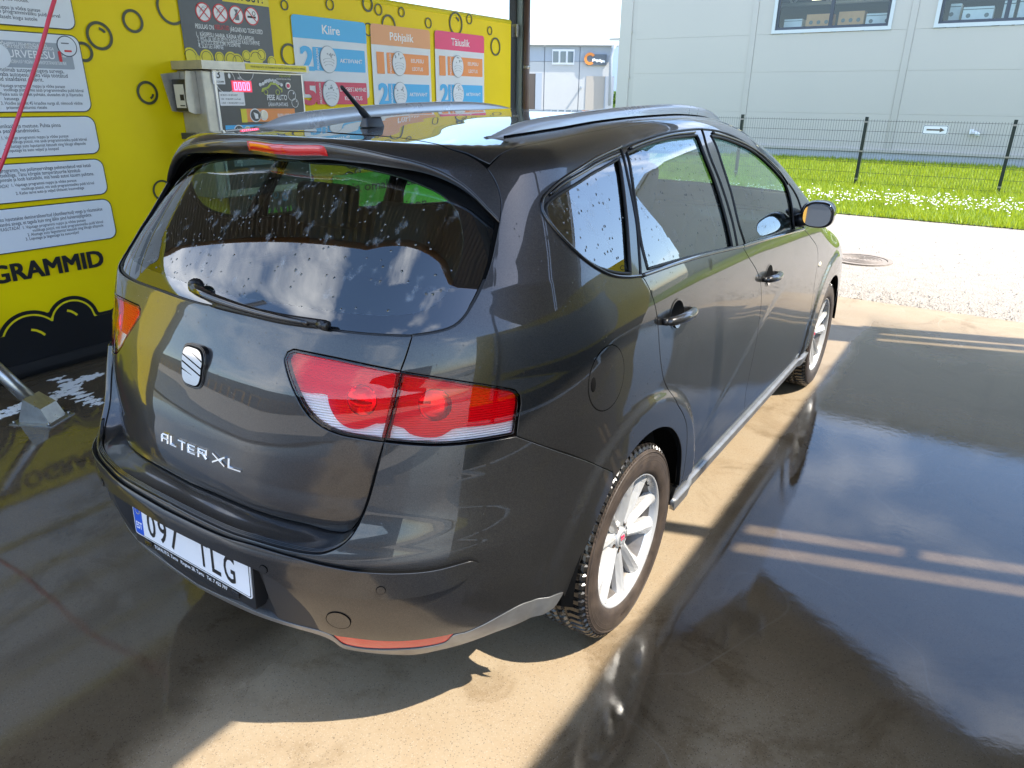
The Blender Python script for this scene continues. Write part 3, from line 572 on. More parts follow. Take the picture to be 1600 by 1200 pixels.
# slits either side of the cross beams let thin strips of sun through (ground Y' = roof Y - .17 H)
near1, near2 = .718-.66*0+.61+.0, .582+.61
def band(y0, y1, x1=9.6, x0=XL):
    ribbed_sheet('roof_sheet', [(x0, sk(x0, y0)), (x0, sk(x0, y1)), (x1, sk(x1, y1)), (x1, sk(x1, y0))], .10, 'sheet', ca, H)
S1, S2 = 1.225, 1.365      # near slits (centre Y at XL), each about 5 cm
T1, T2 = 4.36, 4.52        # far slits
band(YB, S1-.038); band(S2+.038, T1-.03); band(T1+.03, T2-.02); band(T2+.022, 4.72)
band(S1+.03, S2-.03)
box('gap_cover', (4.12, sk(4.15, S2)-.045, H+.05), (4.18, sk(4.15, S2)+.07, H+.055), 'beam', ca)
def xbeam(y0, y1): 
    a, c = 2.0, XL+.05
    P = [(a, sk(a, y0), H+.05), (a, sk(a, y1), H+.05), (c, sk(c, y1), H+.05), (c, sk(c, y0), H+.05)]; P += [(x, y, z-.12) for x, y, z in P]
    mesh_obj('tie_beam', P, [(0, 1, 2, 3), (7, 6, 5, 4), (0, 4, 5, 1), (1, 5, 6, 2), (2, 6, 7, 3), (3, 7, 4, 0)], 'beam', ca)
xbeam(S1+.03, S2-.03); xbeam(T1-.12, T2+.16)
box('shadow_fascia', (XL-.005, YB, H-.06), (XL+.03, sk(XL, S1+.03), H+.07), 'beam', ca); box('shadow_fascia', (XL-.005, sk(XL, S1+.03), H-.06), (XL+.03, 4.72, H+.07), 'beam', ca)  # unseen boards, added to give the canopy's shadow a straight edge
box('shadow_fascia', (XR-.02, YB, H-.06), (XR+.004, 4.1, H+.07), 'beam', cl)
for (x, y) in ((9.3, -1.3), (9.3, 5.6)): tube('post', [(x, y, 0), (x, y, H)], .07, 'beam', ca, 8)
for (x, y) in ((-3.05, -2.36), (-8.9, -1.4), (3.55, -1.4)): tube('post', [(x, y, 0), (x, y, H)], .06, 'beam', cl, 8)

# ---- end post and rain pipe by the yellow wall
pt = empty('canopy_post', (-3.05, 5.2, 0), 'dark steel canopy post at the end of the yellow wall', 'post')
a, c = onY(798, 100, 5.2), onY(807, 100, 5.2); e = onY(815, 100, 5.2); g_ = onY(823.5, 100, 5.2)
box('flange', (a[0], 5.16, 0), (c[0], 5.34, H), 'beam', pt, .004); box('web', (c[0]+.001, 5.2, 0), (e[0]-.001, 5.3, H), mat('post_green_grey', (.30, .37, .36), .4, .2), pt, .003); box('base_plate', (a[0]-.05, 5.1, 0), (e[0]+.04, 5.4, .015), 'steel', pt)
box('fixing', (c[0]-.005, 5.12, 2.20), (c[0]+.05, 5.159, 2.32), 'steel', pt)
rpx = (e[0]+g_[0])/2; rr_ = (g_[0]-e[0])/2
rpp = empty('rain_pipe', (rpx, 5.24, 0), 'brown round rain pipe running down beside the canopy post', 'pipe'); MT['brown'] = mat('pipe_brown', (.115, .075, .062), .35)
tube('pipe', [(rpx, 5.24, .02), (rpx, 5.24, H)], rr_, 'brown', rpp, 18); tube('bracket', [(rpx, 5.24, onY(820, 108, 5.24)[2]), (rpx, 5.24, onY(820, 102, 5.24)[2])], rr_+.006, 'steel', rpp, 18)

# ---- things behind the camera, seen only as reflections in the car
rb = empty('service_building', (0, -44, 0), 'dark grey service building with yellow framed doors across the yard', 'building')
box('wall', (-95, -44.4, 0), (30, -44, 6.2), mat('service_wall', (.060, .066, .075), .6), rb); box('roof_edge', (-95.2, -44.5, 6.2), (30.2, -43.8, 6.4), 'beam', rb)
MT['doorframe'] = mat('door_frame_yellow', (.55, .28, .03), .5)
for k in range(28):
    x = -92+k*4.2
    for (x0, x1, z0, z1) in ((x, x+.22, 0, 2.8), (x+2.4, x+2.62, 0, 2.8), (x, x+2.62, 2.8, 3.02)): box('door_frame', (x0, -43.998, z0), (x1, -43.9, z1), 'doorframe', rb)
RWX = 3.60
rw = empty('info_wall', (RWX, 1.5, 0), 'yellow banner wall with pale rules board on the other side of the bay', 'wall')
box('banner', (RWX, -2.3, .05), (RWX+.05, 5.0, 2.33), 'yellow', rw); box('base_band', (RWX-.004, -2.3, .02), (RWX-.0005, 5.0, .35), 'bannerblack', rw)
rbd = box('rules_board', (RWX-.008, -1.6, .45), (RWX-.0045, 4.2, 2.05), mat('rules_print', (.42, .46, .48), .5), rw)
for k in range(10): box('printed_line', (RWX-.0105, -1.3, .55+k*.12), (RWX-.0085, 3.4-.6*(k % 3), .575+k*.12), 'grey2', rbd)
text('KASUTAMISTINGIMUSED', ((RWX-.0095, 3.6, 1.86), (0, -1, 0), (0, 0, 1), (-1, 0, 0)), .11, 'ink', rbd, width=2.6, bold=.012)
for k in range(16): ring('bubble', -rng.uniform(-2, 4.8), rng.choice([2.19, .40])+rng.normal(0, .02), .04, .055, ((RWX-.001, 0, 0), (0, -1, 0), (0, 0, 1), (-1, 0, 0)), .001, .003, 'ink', rw, 24)
# ================================================================== YELLOW BANNER WALL AND ITS SIGNS
WX = -3.05
W = lambda x, y: onX(x, y, WX)[1:]                     # pixel -> (Y, Z) on the wall
wfr = lambda off=0.: ((WX+off, 0, 0), (0, 1, 0), (0, 0, 1), (1, 0, 0))
def wflat(name, poly, off, m, parent, t=.002): return prism(name, poly, wfr(), off, off+t, m, parent)
def wtext(s, y, z, h, m, parent, width=None, bold=0., align='LEFT', off=.012): return text(s, ((WX+off, y, z), (0, 1, 0), (0, 0, 1), (1, 0, 0)), h, m, parent, width, bold, align)
wall = empty('banner_wall', (WX, 1.5, 0), 'yellow banner wall with black bubbles along the left side of the bay', 'wall')
YE = 5.07; YS = -2.30; ZT = 2.33
# slightly wavy stretched banner
ny, nzz = 90, 24; V = []; Fc = []
for j in range(nzz+1):
    for i in range(ny+1):
        y = YS+(YE-YS)*i/ny; z = .30+(ZT-.30)*j/nzz; V.append((WX-.002-.0018*(1+math.sin(y*2.1+z*.7))*.5, y, z))
for j in range(nzz):
    for i in range(ny): a = j*(ny+1)+i; Fc.append((a, a+1, a+ny+2, a+ny+1))
mesh_obj('banner', V, Fc, 'yellow', wall, True)
tube('top_roll', [(WX-.03, YS, ZT), (WX-.03, YE, ZT)], .032, 'yellow_flat', wall, 12)
box('backing', (WX-.06, YS, .0), (WX-.03, YE, ZT-.01), 'bannerblack', wall); box('base_band', (WX-.028, YS, .02), (WX+.0005, YE, .298), 'bannerblack', wall)
box('kick_rail', (WX+.001, YS, .045), (WX+.012, YE, .10), mat('kick_rail', (.015, .015, .016), .5), wall)
# foam cloud print: lobes of circles, black over yellow line over black
zb = .298
lobes = []
def lobe(px, py, r): a = W(px, py); lobes.append((a[0], a[1]-r, r))
lobe(40, 486, .19); lobe(107, 463, .155); lobe(200, 470, .24); lobe(-90, 500, .2)
y = .95
while y < YE-.3:
    r = random.uniform(.12, .24); lobes.append((y, random.uniform(.20, .34), r)); y += r*1.5
y = -.65
while y > YS+.3:
    r = random.uniform(.12, .24); lobes.append((y, random.uniform(.20, .34), r)); y -= r*1.5
def cloud(name, grow, off, m):
    # one outline from the upper envelope of the lobes
    ys = np.linspace(YS+.02, YE-.02, 700); top = np.full(len(ys), .30 if grow > -.02 else .285)
    for (cy, cz, r) in lobes:
        rr = r+grow; d = rr*rr-(ys-cy)**2; top = np.maximum(top, np.where(d > 0, cz+np.sqrt(np.maximum(d, 0)), 0))
    n = len(ys); V = [(WX+off, y, zb-.27) for y in ys]+[(WX+off, y, t) for y, t in zip(ys, top)]
    return mesh_obj(name, V, [(i, i+1, n+i+1, n+i) for i in range(n-1)], m, wall)
cloud('foam_print', 0, .0025, 'bannerblack'); cloud('foam_line', -.022, .0035, 'yellow_flat'); cloud('foam_fill', -.033, .0045, 'bannerblack')
def stroke(pts, w, off, m, parent, name='printed_stroke'):
    P = [W(*q) for q in pts]; tube_pts = [(WX+off, p[0], p[1]) for p in P]
    V = []; n = len(tube_pts)
    for i in range(n):
        a = np.array(tube_pts[max(0, i-1)]); b = np.array(tube_pts[min(n-1, i+1)]); d = b-a; d /= np.linalg.norm(d); nn = np.array([0, -d[2], d[1]]); V += [np.array(tube_pts[i])+nn*w/2, np.array(tube_pts[i])-nn*w/2]
    return mesh_obj(name, V, [(2*i, 2*i+1, 2*i+3, 2*i+2) for i in range(n-1)], m, parent)
stroke([(104, 485), (110, 486), (116, 489), (120, 492)], .014, .0060, 'yellow_flat', wall); stroke([(48, 515), (56, 516), (64, 519), (70, 523)], .014, .0060, 'yellow_flat', wall)
# bubbles
MT['bubble'] = mat('bubble_print', (.045, .05, .015), .42)
for i, (x, y, r, hl) in enumerate([(207, 33, .066, 0), (155, 56, .078, 1), (267, 12, .10, 0), (130, 81, .055, 0), (230, 145, .070, 2), (444, 8, .035, 0), (515, 7, .042, 0), (574, 6, .06, 0), (591, 15, .045, 0), (627, 19, .040, 0), (452, 86, .080, 0), (607, 40, .085, 0), (575, 46, .05, 0), (669, 36, .045, 0), (712, 37, .10, 1), (733, 30, .045, 0), (765, 48, .040, 0), (774, 73, .085, 0)]):
    c = W(x, y); b = ring('bubble', c[0], c[1], r-.016 if r > .05 else r-.010, r, wfr(), .003, .005, 'bubble', wall, 36)
    if hl: ring('bubble_glint', c[0], c[1], r*.42, r*.60, wfr(), .003, .005, 'bubble', b, 8, .5 if hl == 1 else -1.2, 1.5 if hl == 1 else -.2)
for k in range(26):
    c = (random.uniform(.8, 4.9), random.uniform(.62, 1.2)); r = random.uniform(.03, .08); ring('bubble', c[0], c[1], r-.012, r, wfr(), .003, .005, 'bubble', wall, 28)
g1 = W(162, 415); g0 = W(1, 441)
for k_, (dy_, dz_) in enumerate(((-.005, -.003), (-.005, .003), (-.002, 0), (0, -.003), (0, .003), (.003, 0), (.005, -.003), (.005, .003))): wtext('PROGRAMMID', -.405+dy_, .590+dz_, .098, 'ink', wall, width=g1[0]+.405, bold=.0, off=.0040+.00015*k_)
# white programme boards
def board(z0, z1, label, y0=-1.1, y1=.605):
    o = empty('info_board', (WX, (y0+y1)/2, z0), label, 'poster'); wflat('border', rrect(y0, y1, z0, z1, .05), .004, 'bubble', o); wflat('sheet', rrect(y0+.006, y1-.006, z0+.006, z1-.006, .046), .0065, 'poster', o); return o
MT['textgrey'] = mat('board_text', (.055, .07, .09), .5)
def lines(o, L):
    for (s, x, y, h, wpx) in L:
        p = W(x, y); q = W(x+wpx, y); wtext(s, p[0], p[1], h, 'textgrey', o, width=q[0]-p[0], off=.0092, bold=.006)
o = board(1.935, 2.30, 'white programme board at the top of the yellow wall above the pressure wash board')
for s, xr, py, h, n in (('ja jaapide leotus.', 44, 4, .019, 17), ('1. Vajutage programmi nuppu ja võtke punase', 62, 19, .019, 40), ('voolikuga püstol, mis asub programmivaliku puldi kõrval', 93, 28, .019, 52), ('2. Kandke aktiivvaht enne ühtlaselt kogu autole', 57.5, 33, .019, 46)):
    q = W(xr, py); w_ = n*.0108; wtext(s, q[0]-w_, q[1], h, 'textgrey', o, width=w_, off=.0092, bold=.006)
o = board(1.497, 1.912, 'white pressure wash board with grey heading bar on the yellow wall')
a, b = W(0, 63.5), W(109, 106)
hd = prism('heading_bar', rrect(-.95, .548, 1.728, 1.862, .008), wfr(), .0086, .0098, 'greyprint', o)
def right_text(s, xr, py, h, w_, m, parent, bold=.006, off=.0092):
    w_ = w_*.80; q = W(xr, py); return wtext(s, q[0]-w_, q[1], h*.88, m, parent, width=w_, off=off, bold=bold)
right_text('PÕHIPESU PEHMENDATUD', 72, 74.5, .020, .30, 'white', hd, .006, .0104); right_text('KUUMA VEE JA MIKROKUULIDEGA', 83, 79, .018, .34, 'white', hd, .006, .0104)
right_text('SURVEPESU', 85, 92.5, .044, .335, 'white', hd, .006, .0104); right_text('ОСНОВНАЯ МОЙКА МИКРОГРАНУЛАМИ', 102.5, 102, .019, .40, 'white', hd, .006, .0104)
right_text('~60°', 104, 90, .016, .04, 'white', hd, .01, .0104); c = W(92.5, 89); wflat('thermometer', rrect(c[0]-.008, c[0]+.008, c[1]-.026, c[1]+.03, .006), .0104, 'signred', hd)
c = W(103, 72.5); b_ = ring('badge_ring', c[0], c[1], .050, .055, wfr(), .0104, .0122, 'textgrey', hd); wflat('badge_field', circ(c[0], c[1], .050), .0104, 'poster', b_); wflat('badge_mark', rrect(c[0]-.02, c[0]+.02, c[1]-.03, c[1]-.02, .003), .0126, 'signred', b_); wflat('badge_mark', rrect(c[0]-.03, c[0]+.012, c[1]+.012, c[1]+.018, .002), .0126, 'grey2', b_)
c = W(-5, 87); wflat('icon_disc', circ(c[0], c[1], .062), .0102, 'poster', hd)
for s, xr, py, h, w_ in (('See programm hõlmab autopesu tugeva survega,', 99, 114.5, .024, .60), ('välja on kontaktivaba autopesu jaoks välja töötatud', 105, 121.5, .024, .66), ('mikrograanuleid sisaldavat pulbrit.', 67, 127.5, .024, .48), ('1. Vajutage programmi nuppu ja võtke punase', 100.5, 137.5, .019, .44), ('voolikuga püstol, mis asub programmivaliku puldi kõrval', 129.5, 144, .019, .53), ('2. Peske auto ühtlaselt puhtaks, alustades alt ja lõpetades', 128.5, 150.5, .019, .57), ('katusega', 29, 156.5, .019, .09), ('3. Hoidke püstolit 45 kraadise nurga all, niimoodi väldite', 128, 163.5, .019, .54), ('pritsmete sattumist riietele', 72.5, 170, .019, .26)):
    right_text(s, xr, py, h, w_, 'textgrey', o)
o = board(1.259, 1.477, 'white rinse board below the pressure wash board on the yellow wall')
for s, xr, py, h, w_ in (('See eemaldab liigse vaha kemikaalid ja mustuse. Puhta pinna', 94, 198, .023, .72), ('tagab kuumvaha peale kandmiseks.', 61.5, 206, .023, .46), ('1. Vajutage programmi nuppu ja võtke punase', 106, 214.5, .019, .44), ('voolikuga püstol, mis asub programmivaliku puldi kõrval', 134.5, 219.5, .019, .53), ('2. Alustage auto loputamist katuselt ning liikuge allapoole', 133, 226, .019, .545), ('3. Loputage ka auto veljed ja koopad', 91, 234, .019, .36)):
    right_text(s, xr, py, h, w_, 'textgrey', o)
o = board(1.019, 1.233, 'white hot wax board, second from the bottom of the yellow wall')
for s, xr, py, h, w_ in (('See on programm, kus polümeervahaga pehmendatud vesi katab', 141, 260.5, .023, .70), ('auto kaitsekihiga. Tänu kõrgele temperatuurile kinnitub', 124.5, 268.5, .023, .63), ('see autopinnale ja loob kaitsekihi, mis hoiab autot kauem puhtana.', 146, 273.5, .023, .74), ('KUIDAS KASUTADA?', 13, 293, .021, .21), ('1. Vajutage programmi nuppu ja võtke punase', 118.5, 283.5, .019, .44), ('voolikuga püstol, mis asub programmivaliku puldi kõrval', 146, 287.5, .019, .51), ('2. Katke terve auto ja veljed ühtlaselt kuumvahaga', 130.5, 295, .019, .47)):
    right_text(s, xr, py, h, w_, 'textgrey', o)
o = board(.747, .995, 'white final rinse board at the bottom of the yellow wall above the big black heading')
for s, xr, py, h, w_ in (('Auto loputatakse demineraliseeritud (destilleeritud) veega ja rikastatakse', 159, 328.5, .023, .74), ('läikeandva ainega, et tagada kuiv ning läikiv pind kuivamisjälgedeta.', 142.5, 337.5, .023, .67), ('KUIDAS KASUTADA?', 30.5, 358, .021, .21), ('1. Vajutage programmi nuppu ja võtke punase', 133, 345.5, .019, .44), ('voolikuga püstol, mis asub programmivaliku puldi kõrval', 160, 348, .019, .51), ('2. Alustage auto läigestamist katuselt ning liikuge allapoole', 160.5, 353.5, .019, .545), ('3. Loputage ja läigestage ka autoveljed', 122, 364.5, .019, .37)):
    right_text(s, xr, py, h, w_, 'textgrey', o)
# three programme posters
def icon(o, cy, cz, r, sparkle):
    d = wflat('icon_rim', circ(cy, cz, r*.88, 32, r), .0120, 'greyprint', o); wflat('icon_field', circ(cy, cz, r*.83, 32, r*.95), .0142, 'poster', d)
    for k, (dz, w_) in enumerate(((-.12, .55), (-.32, .52), (-.5, .4))): ring('icon_line', cy, cz+dz*r, w_*r, w_*r+.006, wfr(), .0164, .0176, 'greyprint', d, 14, .15, 2.99, .35)
    for k in range(9):
        a = random.uniform(.3, 2.8); q = random.uniform(.25, .72)*r; wflat('icon_dot', circ(cy+q*math.cos(a), cz+.1*r+q*math.sin(a), .006, 8), .0164, 'greyprint', d)
def prog_poster(y0, y1, z0, z1, head, headm, rows, label):
    o = empty('program_poster', (WX, (y0+y1)/2, z0), label, 'poster'); w_ = y1-y0
    wflat('sheet', rrect(y0, y1, z0, z1, .03), .0045, 'poster', o); hb = wflat('heading_bar', rrect(y0, y1, z1-.155, z1, .03, 5, (0, 1, 1, 0)), .0070, headm, o)
    wtext(head, (y0+y1)/2, z1-.112, .062, 'white', hb, width=w_*(.24 if len(head) < 6 else .40 if len(head) > 7 and head[0] == 'P' else .38), bold=.014, align='CENTER', off=.0098)
    z = z1-.21
    for (num, m, txt) in rows:
        h = .165; b_ = wflat('program_bar', rrect(y0+w_*.235, y1-.03, z-h, z, .008), .0070, m, o)
        [wtext(num, y0+w_*.070+e_, z-h, h*1.0, m, b_, width=w_*(.15 if num != '1' else .10), bold=.02, off=.0094+.0001*i_) for i_, e_ in enumerate((0, .008, .016))]
        text('PROGRAMM', ((WX+.0104, y0+w_*.305, z-h+.008), (0, 0, 1), (0, -1, 0), (1, 0, 0)), .022, 'white', b_, width=h*.9, bold=.010)
        icon(b_, y0+w_*.43, z-h/2, h*.60, 0)
        for i, ln in enumerate(txt): wtext(ln, y0+w_*.755, z-h/2-.017+(.033 if len(txt) > 1 and i == 0 else -.033 if len(txt) > 1 else 0), .030, 'white', b_, width=len(ln)*.0245, bold=.010, align='CENTER', off=.0098)
        z -= .245
    return o
MT['orange_s'] = mat('print_soft_orange', (.74, .33, .13), .4); MT['pink_s'] = mat('print_soft_red', (.72, .22, .24), .4)
prog_poster(2.172, 2.934, 1.588, 2.16, 'Kiire', 'cyan', [('2', 'cyan', ['AKTIIVVAHT']), ('5', 'redprint', ['LÄIGESTAMINE', 'KUIVATUS'])], 'quick wash poster with blue heading beside the payment cabinet')
prog_poster(2.989, 3.745, 1.10, 2.163, 'Põhjalik', 'orange_s', [('1', 'orange', ['EELPESU', 'LEOTUS']), ('2', 'cyan', ['AKTIIVVAHT']), ('3', 'pink_s', ['SURVEPESU']), ('5', 'redprint', ['LÄIGESTAMINE'])], 'thorough wash poster with orange heading between the blue and pink posters')
prog_poster(3.815, 4.578, 1.10, 2.172, 'Täiuslik', 'pink', [('1', 'orange', ['EELPESU', 'LEOTUS']), ('2', 'cyan', ['AKTIIVVAHT']), ('3', 'greyprint', ['SURVEPESU']), ('4', 'pink_s', ['KUUMVAHA'])], 'complete wash poster with pink heading at the end of the yellow wall')
# green slogan board and black shop-name board lower on the wall (seen through the car)
o = empty('slogan_board', (WX, 3.1, .45), 'bright green slogan board low on the yellow wall seen through the car', 'poster'); wflat('sheet', rrect(2.45, 3.95, .40, .99, .02), .0045, 'green', o)
wtext('Leia omale ideaalne', 2.52, .84, .075, 'ink', o, width=1.2, bold=.014, off=.0075); wtext('kombinatsioon', 2.62, .62, .085, 'ink', o, width=1.0, bold=.014, off=.0075)
o = empty('name_board', (WX, 1.9, .5), 'black name board with bubbles under the payment cabinet', 'poster'); wflat('sheet', rrect(1.45, 2.25, .50, 1.02, .02), .0045, 'darkpanel', o)
wtext('VAHI', 1.72, .70, .10, 'green', o, width=.28, bold=.014, off=.0075); wtext('AUTOPESULA', 1.66, .62, .045, 'cyan', o, width=.34, bold=.010, off=.0075); wtext('24h', 2.04, .66, .08, 'cyan', o, width=.15, bold=.014, off=.0075)
for k in range(8): ring('bubble', random.uniform(1.55, 2.15), random.uniform(.85, .98), .02, .028, wfr(), .0075, .0085, 'cyan', o, 16)
# prohibition sign
o = empty('prohibition_sign', (WX, 1.63, 1.8), 'dark prohibition sign with four red ringed pictograms above the payment cabinet', 'sign')
y0, y1 = 1.272, 1.982
wflat('board', rrect(y0, y1, 1.75, 2.30, 0), .005, 'darkpanel', o); hb = wflat('heading_bar', rrect(y0+.33, y1, 2.185, 2.30, 0), .0075, 'yellow_flat', o); wflat('heading_edge', rrect(y0, y0+.33, 2.222, 2.30, 0), .0075, 'yellow_flat', hb)
wtext('HOIA PUHTUST!', y1-.60, 2.203, .062, 'ink', hb, width=.55, bold=.014, off=.0101)
for i, (x, y) in enumerate(((316.5, 19), (343, 21), (368, 23.5), (392, 25.5))):
    c = W(x, y); r = .058; d = ring('prohibition_ring', c[0], c[1], r-.008, r, wfr(), .0075, .0095, 'signred', o); wflat('field', circ(c[0], c[1], r-.008), .0075, 'white', d)
    if i == 2: wflat('spray_bottle', [(c[0]-.014, c[1]-.032), (c[0]+.018, c[1]-.032), (c[0]+.018, c[1]), (c[0]+.006, c[1]+.014), (c[0]+.014, c[1]+.034), (c[0]-.016, c[1]+.034), (c[0]-.004, c[1]+.014), (c[0]-.014, c[1])], .0098, 'grey2', d)
    if i == 3: wflat('cigarette', rrect(c[0]-.036, c[0]+.032, c[1]-.012, c[1], 0), .0098, 'ink', d); ring('smoke', c[0]+.018, c[1]+.018, .010, .014, wfr(), .0098, .0108, 'ink', d, 14)
    if i < 2:
        for k in range(3): ring('sketch_line', c[0]-.01+.012*k, c[1]+.006*k, .016+.004*k, .0185+.004*k, wfr(), .0098, .0106, 'greyprint', d, 12, .3, 3.4)
    for s in ((1, -1) if i < 2 else (1,) if i == 2 else (-1,)):
        q = .040; wd = .004
        wflat('bar', [(c[0]-q-wd, c[1]-s*q), (c[0]-q+wd, c[1]-s*q), (c[0]+q+wd, c[1]+s*q), (c[0]+q-wd, c[1]+s*q)], .0112 if s > 0 else .0116, 'signred', d)
def pxt(s, x0, x1, py, h, m, bold=.010): a = W(x0, py); b = W(x1, py); wtext(s, a[0], a[1], h, m, o, width=b[0]-a[0], bold=bold, off=.0082)
pxt('PESULAS ON', 304.5, 333, 44, .028, 'white'); pxt('KEELATUD', 335, 357, 45.5, .028, 'signred'); pxt('JÄRGNEVAD TEGEVUSED', 358.5, 409, 49, .028, 'white')
pxt('1.  KÄSIPESU (HARJA, KÄSNA VÕI LAPIGA)', 306, 395, 56, .026, 'white'); pxt('2. PIGI- JA VELJELEOTUSAINETE KASUTAMINE', 307.5, 404, 63.5, .026, 'white'); pxt('3. MOOTORIRUUMI PESEMINE', 308.5, 374, 69, .026, 'white'); pxt('4. SUITSETAMINE', 309.5, 348, 74.5, .026, 'white')
for (x, y, r) in ((289, 88, .055), (308, 91, .02), (322, 90, .05), (342, 90, .036), (360, 93, .05), (370, 96, .05), (384, 87, .035), (399, 92, .058), (407, 86, .040), (424, 97, .04)):
    c = W(x, y)
    if c[0]-r < y0: c = (y0+r*.6, c[1])
    P_ = [(min(max(a, y0+.001), y1-.001), max(b, 1.752)) for a, b in circ(c[0], c[1], r, 24)]
    wflat('bubble', P_, .0076+.0004*random.random(), 'yellow_flat', o); ring('bubble_line', c[0], c[1], r*.72, r*.80, wfr(), .0099, .0105, 'ink', o, 20, .2 if r > .05 else 0, 2.9 if r > .05 else 2*math.pi)
# payment cabinet
cx1 = WX+.27; cy0, cy1 = 1.19, 1.985
cb = empty('payment_cabinet', (WX, 1.62, .9), 'stainless payment cabinet with dark control face and red digital display', 'cabinet')
box('housing', (WX+.006, cy0, .95), (cx1, cy1, 1.745), 'cabinet', cb, .008); hood = prism('hood', [(cy0-.03, 1.75), (cy1+.03, 1.75), (cy1+.03, 1.80), (cy0-.03, 1.80)], wfr(), .004, .33, 'cabinet', cb, .006)
cfr = ((cx1, 0, 0), (0, 1, 0), (0, 0, 1), (1, 0, 0))
def cflat(name, poly, off, m, parent, t=.0015): return prism(name, poly, cfr, off, off+t, m, parent)
def ctext(s, y, z, h, m, parent, width=None, bold=.01, align='LEFT', off=.009): return text(s, ((cx1+off, y, z), (0, 1, 0), (0, 0, 1), (1, 0, 0)), h, m, parent, width, bold, align)
hl = prism('hood_label', rrect(cy0+.29, cy1+.005, 1.757, 1.795, 0), ((WX+.33, 0, 0), (0, 1, 0), (0, 0, 1), (1, 0, 0)), .0005, .002, 'yellow_flat', hood)
text('MÜNTE KOGUTAKSE, ELEKTROONILIST EI TAGASTA. KAARDIGA TASUMINE ON VÕIMALIK', ((WX+.3328, cy0+.33, 1.770), (0, 1, 0), (0, 0, 1), (1, 0, 0)), .012, 'ink', hl, width=.46)
face = cflat('control_face', rrect(cy0+.095, cy1-.005, 1.0, 1.735, .006), .003, 'darkpanel', cb, .004)
box('face_frame', (cx1+.0005, cy0+.078, 1.0), (cx1+.010, cy0+.094, 1.737), 'alu', cb); box('face_frame', (cx1+.0005, cy1-.004, 1.0), (cx1+.010, cy1+.006, 1.737), 'alu', cb); box('face_frame', (cx1+.0005, cy0+.078, 1.7372), (cx1+.010, cy1+.006, 1.744), 'alu', cb)
C_ = lambda x, y: onX(x, y, cx1+.008)[1:]
def crect(x0, y0_, x1, y1_, r, off, m, name, parent=face):
    a, b = C_(x0, y0_), C_(x1, y1_); return cflat(name, rrect(a[0], b[0], b[1], a[1], r), off, m, parent)
a = C_(341, 119); cflat('program_tile', rrect(a[0]-.045, a[0]+.045, a[1]-.048, a[1]+.05, .004), .0075, 'white', face); ctext('3', a[0], a[1]-.012, .05, 'ink', face, bold=.010, align='CENTER', off=.0095); ctext('PROGRAMM', a[0], a[1]-.038, .011, 'ink', face, width=.07, align='CENTER', off=.0095)
for (x, y, r) in ((352, 126, .075), (384, 112, .06), (456, 149, .035), (461, 161, .03)): c = C_(x, y); ring('bubble', c[0], c[1], r-.003, r, cfr, .0074, .0082, 'white', face, 26); cflat('bubble_glint', circ(c[0]+r*.45, c[1]+r*.4, r*.13, 10, r*.22), .0074, 'white', face)
a = C_(378, 135); dsp = cflat('display', rrect(a[0]-.075, a[0]+.075, a[1]-.032, a[1]+.032, .004), .0074, 'led_bg', face)
ring_fr = cflat('display_frame', rrect(a[0]-.080, a[0]+.080, a[1]-.037, a[1]+.037, .004), .0071, 'pink', face, .0002)
for k in range(4):
    y_ = a[0]-.062+.033*k
    for (u0, u1, v0, v1) in ((0, .024, -.025, -.019), (0, .024, .019, .025), (0, .006, -.018, .018), (.018, .024, -.018, .018)): cflat('digit_segment', rrect(y_+u0, y_+u1, a[1]+v0, a[1]+v1, 0), .0091, 'led', dsp)
a = C_(371, 124); ctext('AEG', a[0], a[1], .016, 'white', face, width=.03)
a = C_(363, 155); tl = cflat('price_tile', rrect(a[0]-.095, a[0]+.095, a[1]-.04, a[1]+.045, .006), .0074, 'white', face)
for k, s in enumerate(('50 SENTI = 45 SEKUNDIT', '1 EUR  = 90 SEKUNDIT (1 min 30 sek)', '2 EUR  = 180 SEKUNDIT (3 min)')): ctext(s, a[0]-.085, a[1]+.020-.024*k, .010, 'ink', tl, width=.13+.02*k, off=.0092)
a = C_(433, 152); ctext('PESE AUTO', a[0], a[1]-.018, .034, 'white', face, width=.17, bold=.014, align='CENTER'); ctext('SÄRAVPUHTAKS', a[0]+.003, a[1]-.058, .024, 'white', face, width=.17, bold=.010, align='CENTER')
a = C_(424, 141); MT['lime'] = mat('print_lime', (.42, .48, .05), .4)
car_ic = cflat('car_emblem', [(a[0]-.085, a[1]-.012), (a[0]-.075, a[1]+.012), (a[0]-.03, a[1]+.022), (a[0], a[1]+.05), (a[0]+.045, a[1]+.048), (a[0]+.075, a[1]+.02), (a[0]+.095, a[1]+.012), (a[0]+.092, a[1]-.012)], .0074, 'lime', face)
cflat('emblem_cut', [(a[0]-.070, a[1]-.013), (a[0]-.062, a[1]+.004), (a[0]-.022, a[1]+.012), (a[0]+.004, a[1]+.036), (a[0]+.040, a[1]+.034), (a[0]+.068, a[1]+.010), (a[0]+.084, a[1]+.002), (a[0]+.080, a[1]-.013)], .0092, 'darkpanel', car_ic)
for k in range(16): cflat('foam_dot', circ(a[0]-.09+.0118*k, a[1]+.028+.032*math.sin(k*.2)+.008*random.random(), .006+.006*random.random(), 10), .0110, 'white', car_ic)
for dx in (-.05, .05): ring('emblem_wheel', a[0]+dx, a[1]-.012, .014, .018, cfr, .0110, .0116, 'lime', car_ic, 16)
a = C_(449, 134); st = cflat('stop_button', circ(a[0], a[1], .021, 20), .0075, 'alu', face, .008); cflat('button_cap', circ(a[0], a[1], .014, 18), .016, 'redprint', st, .003)
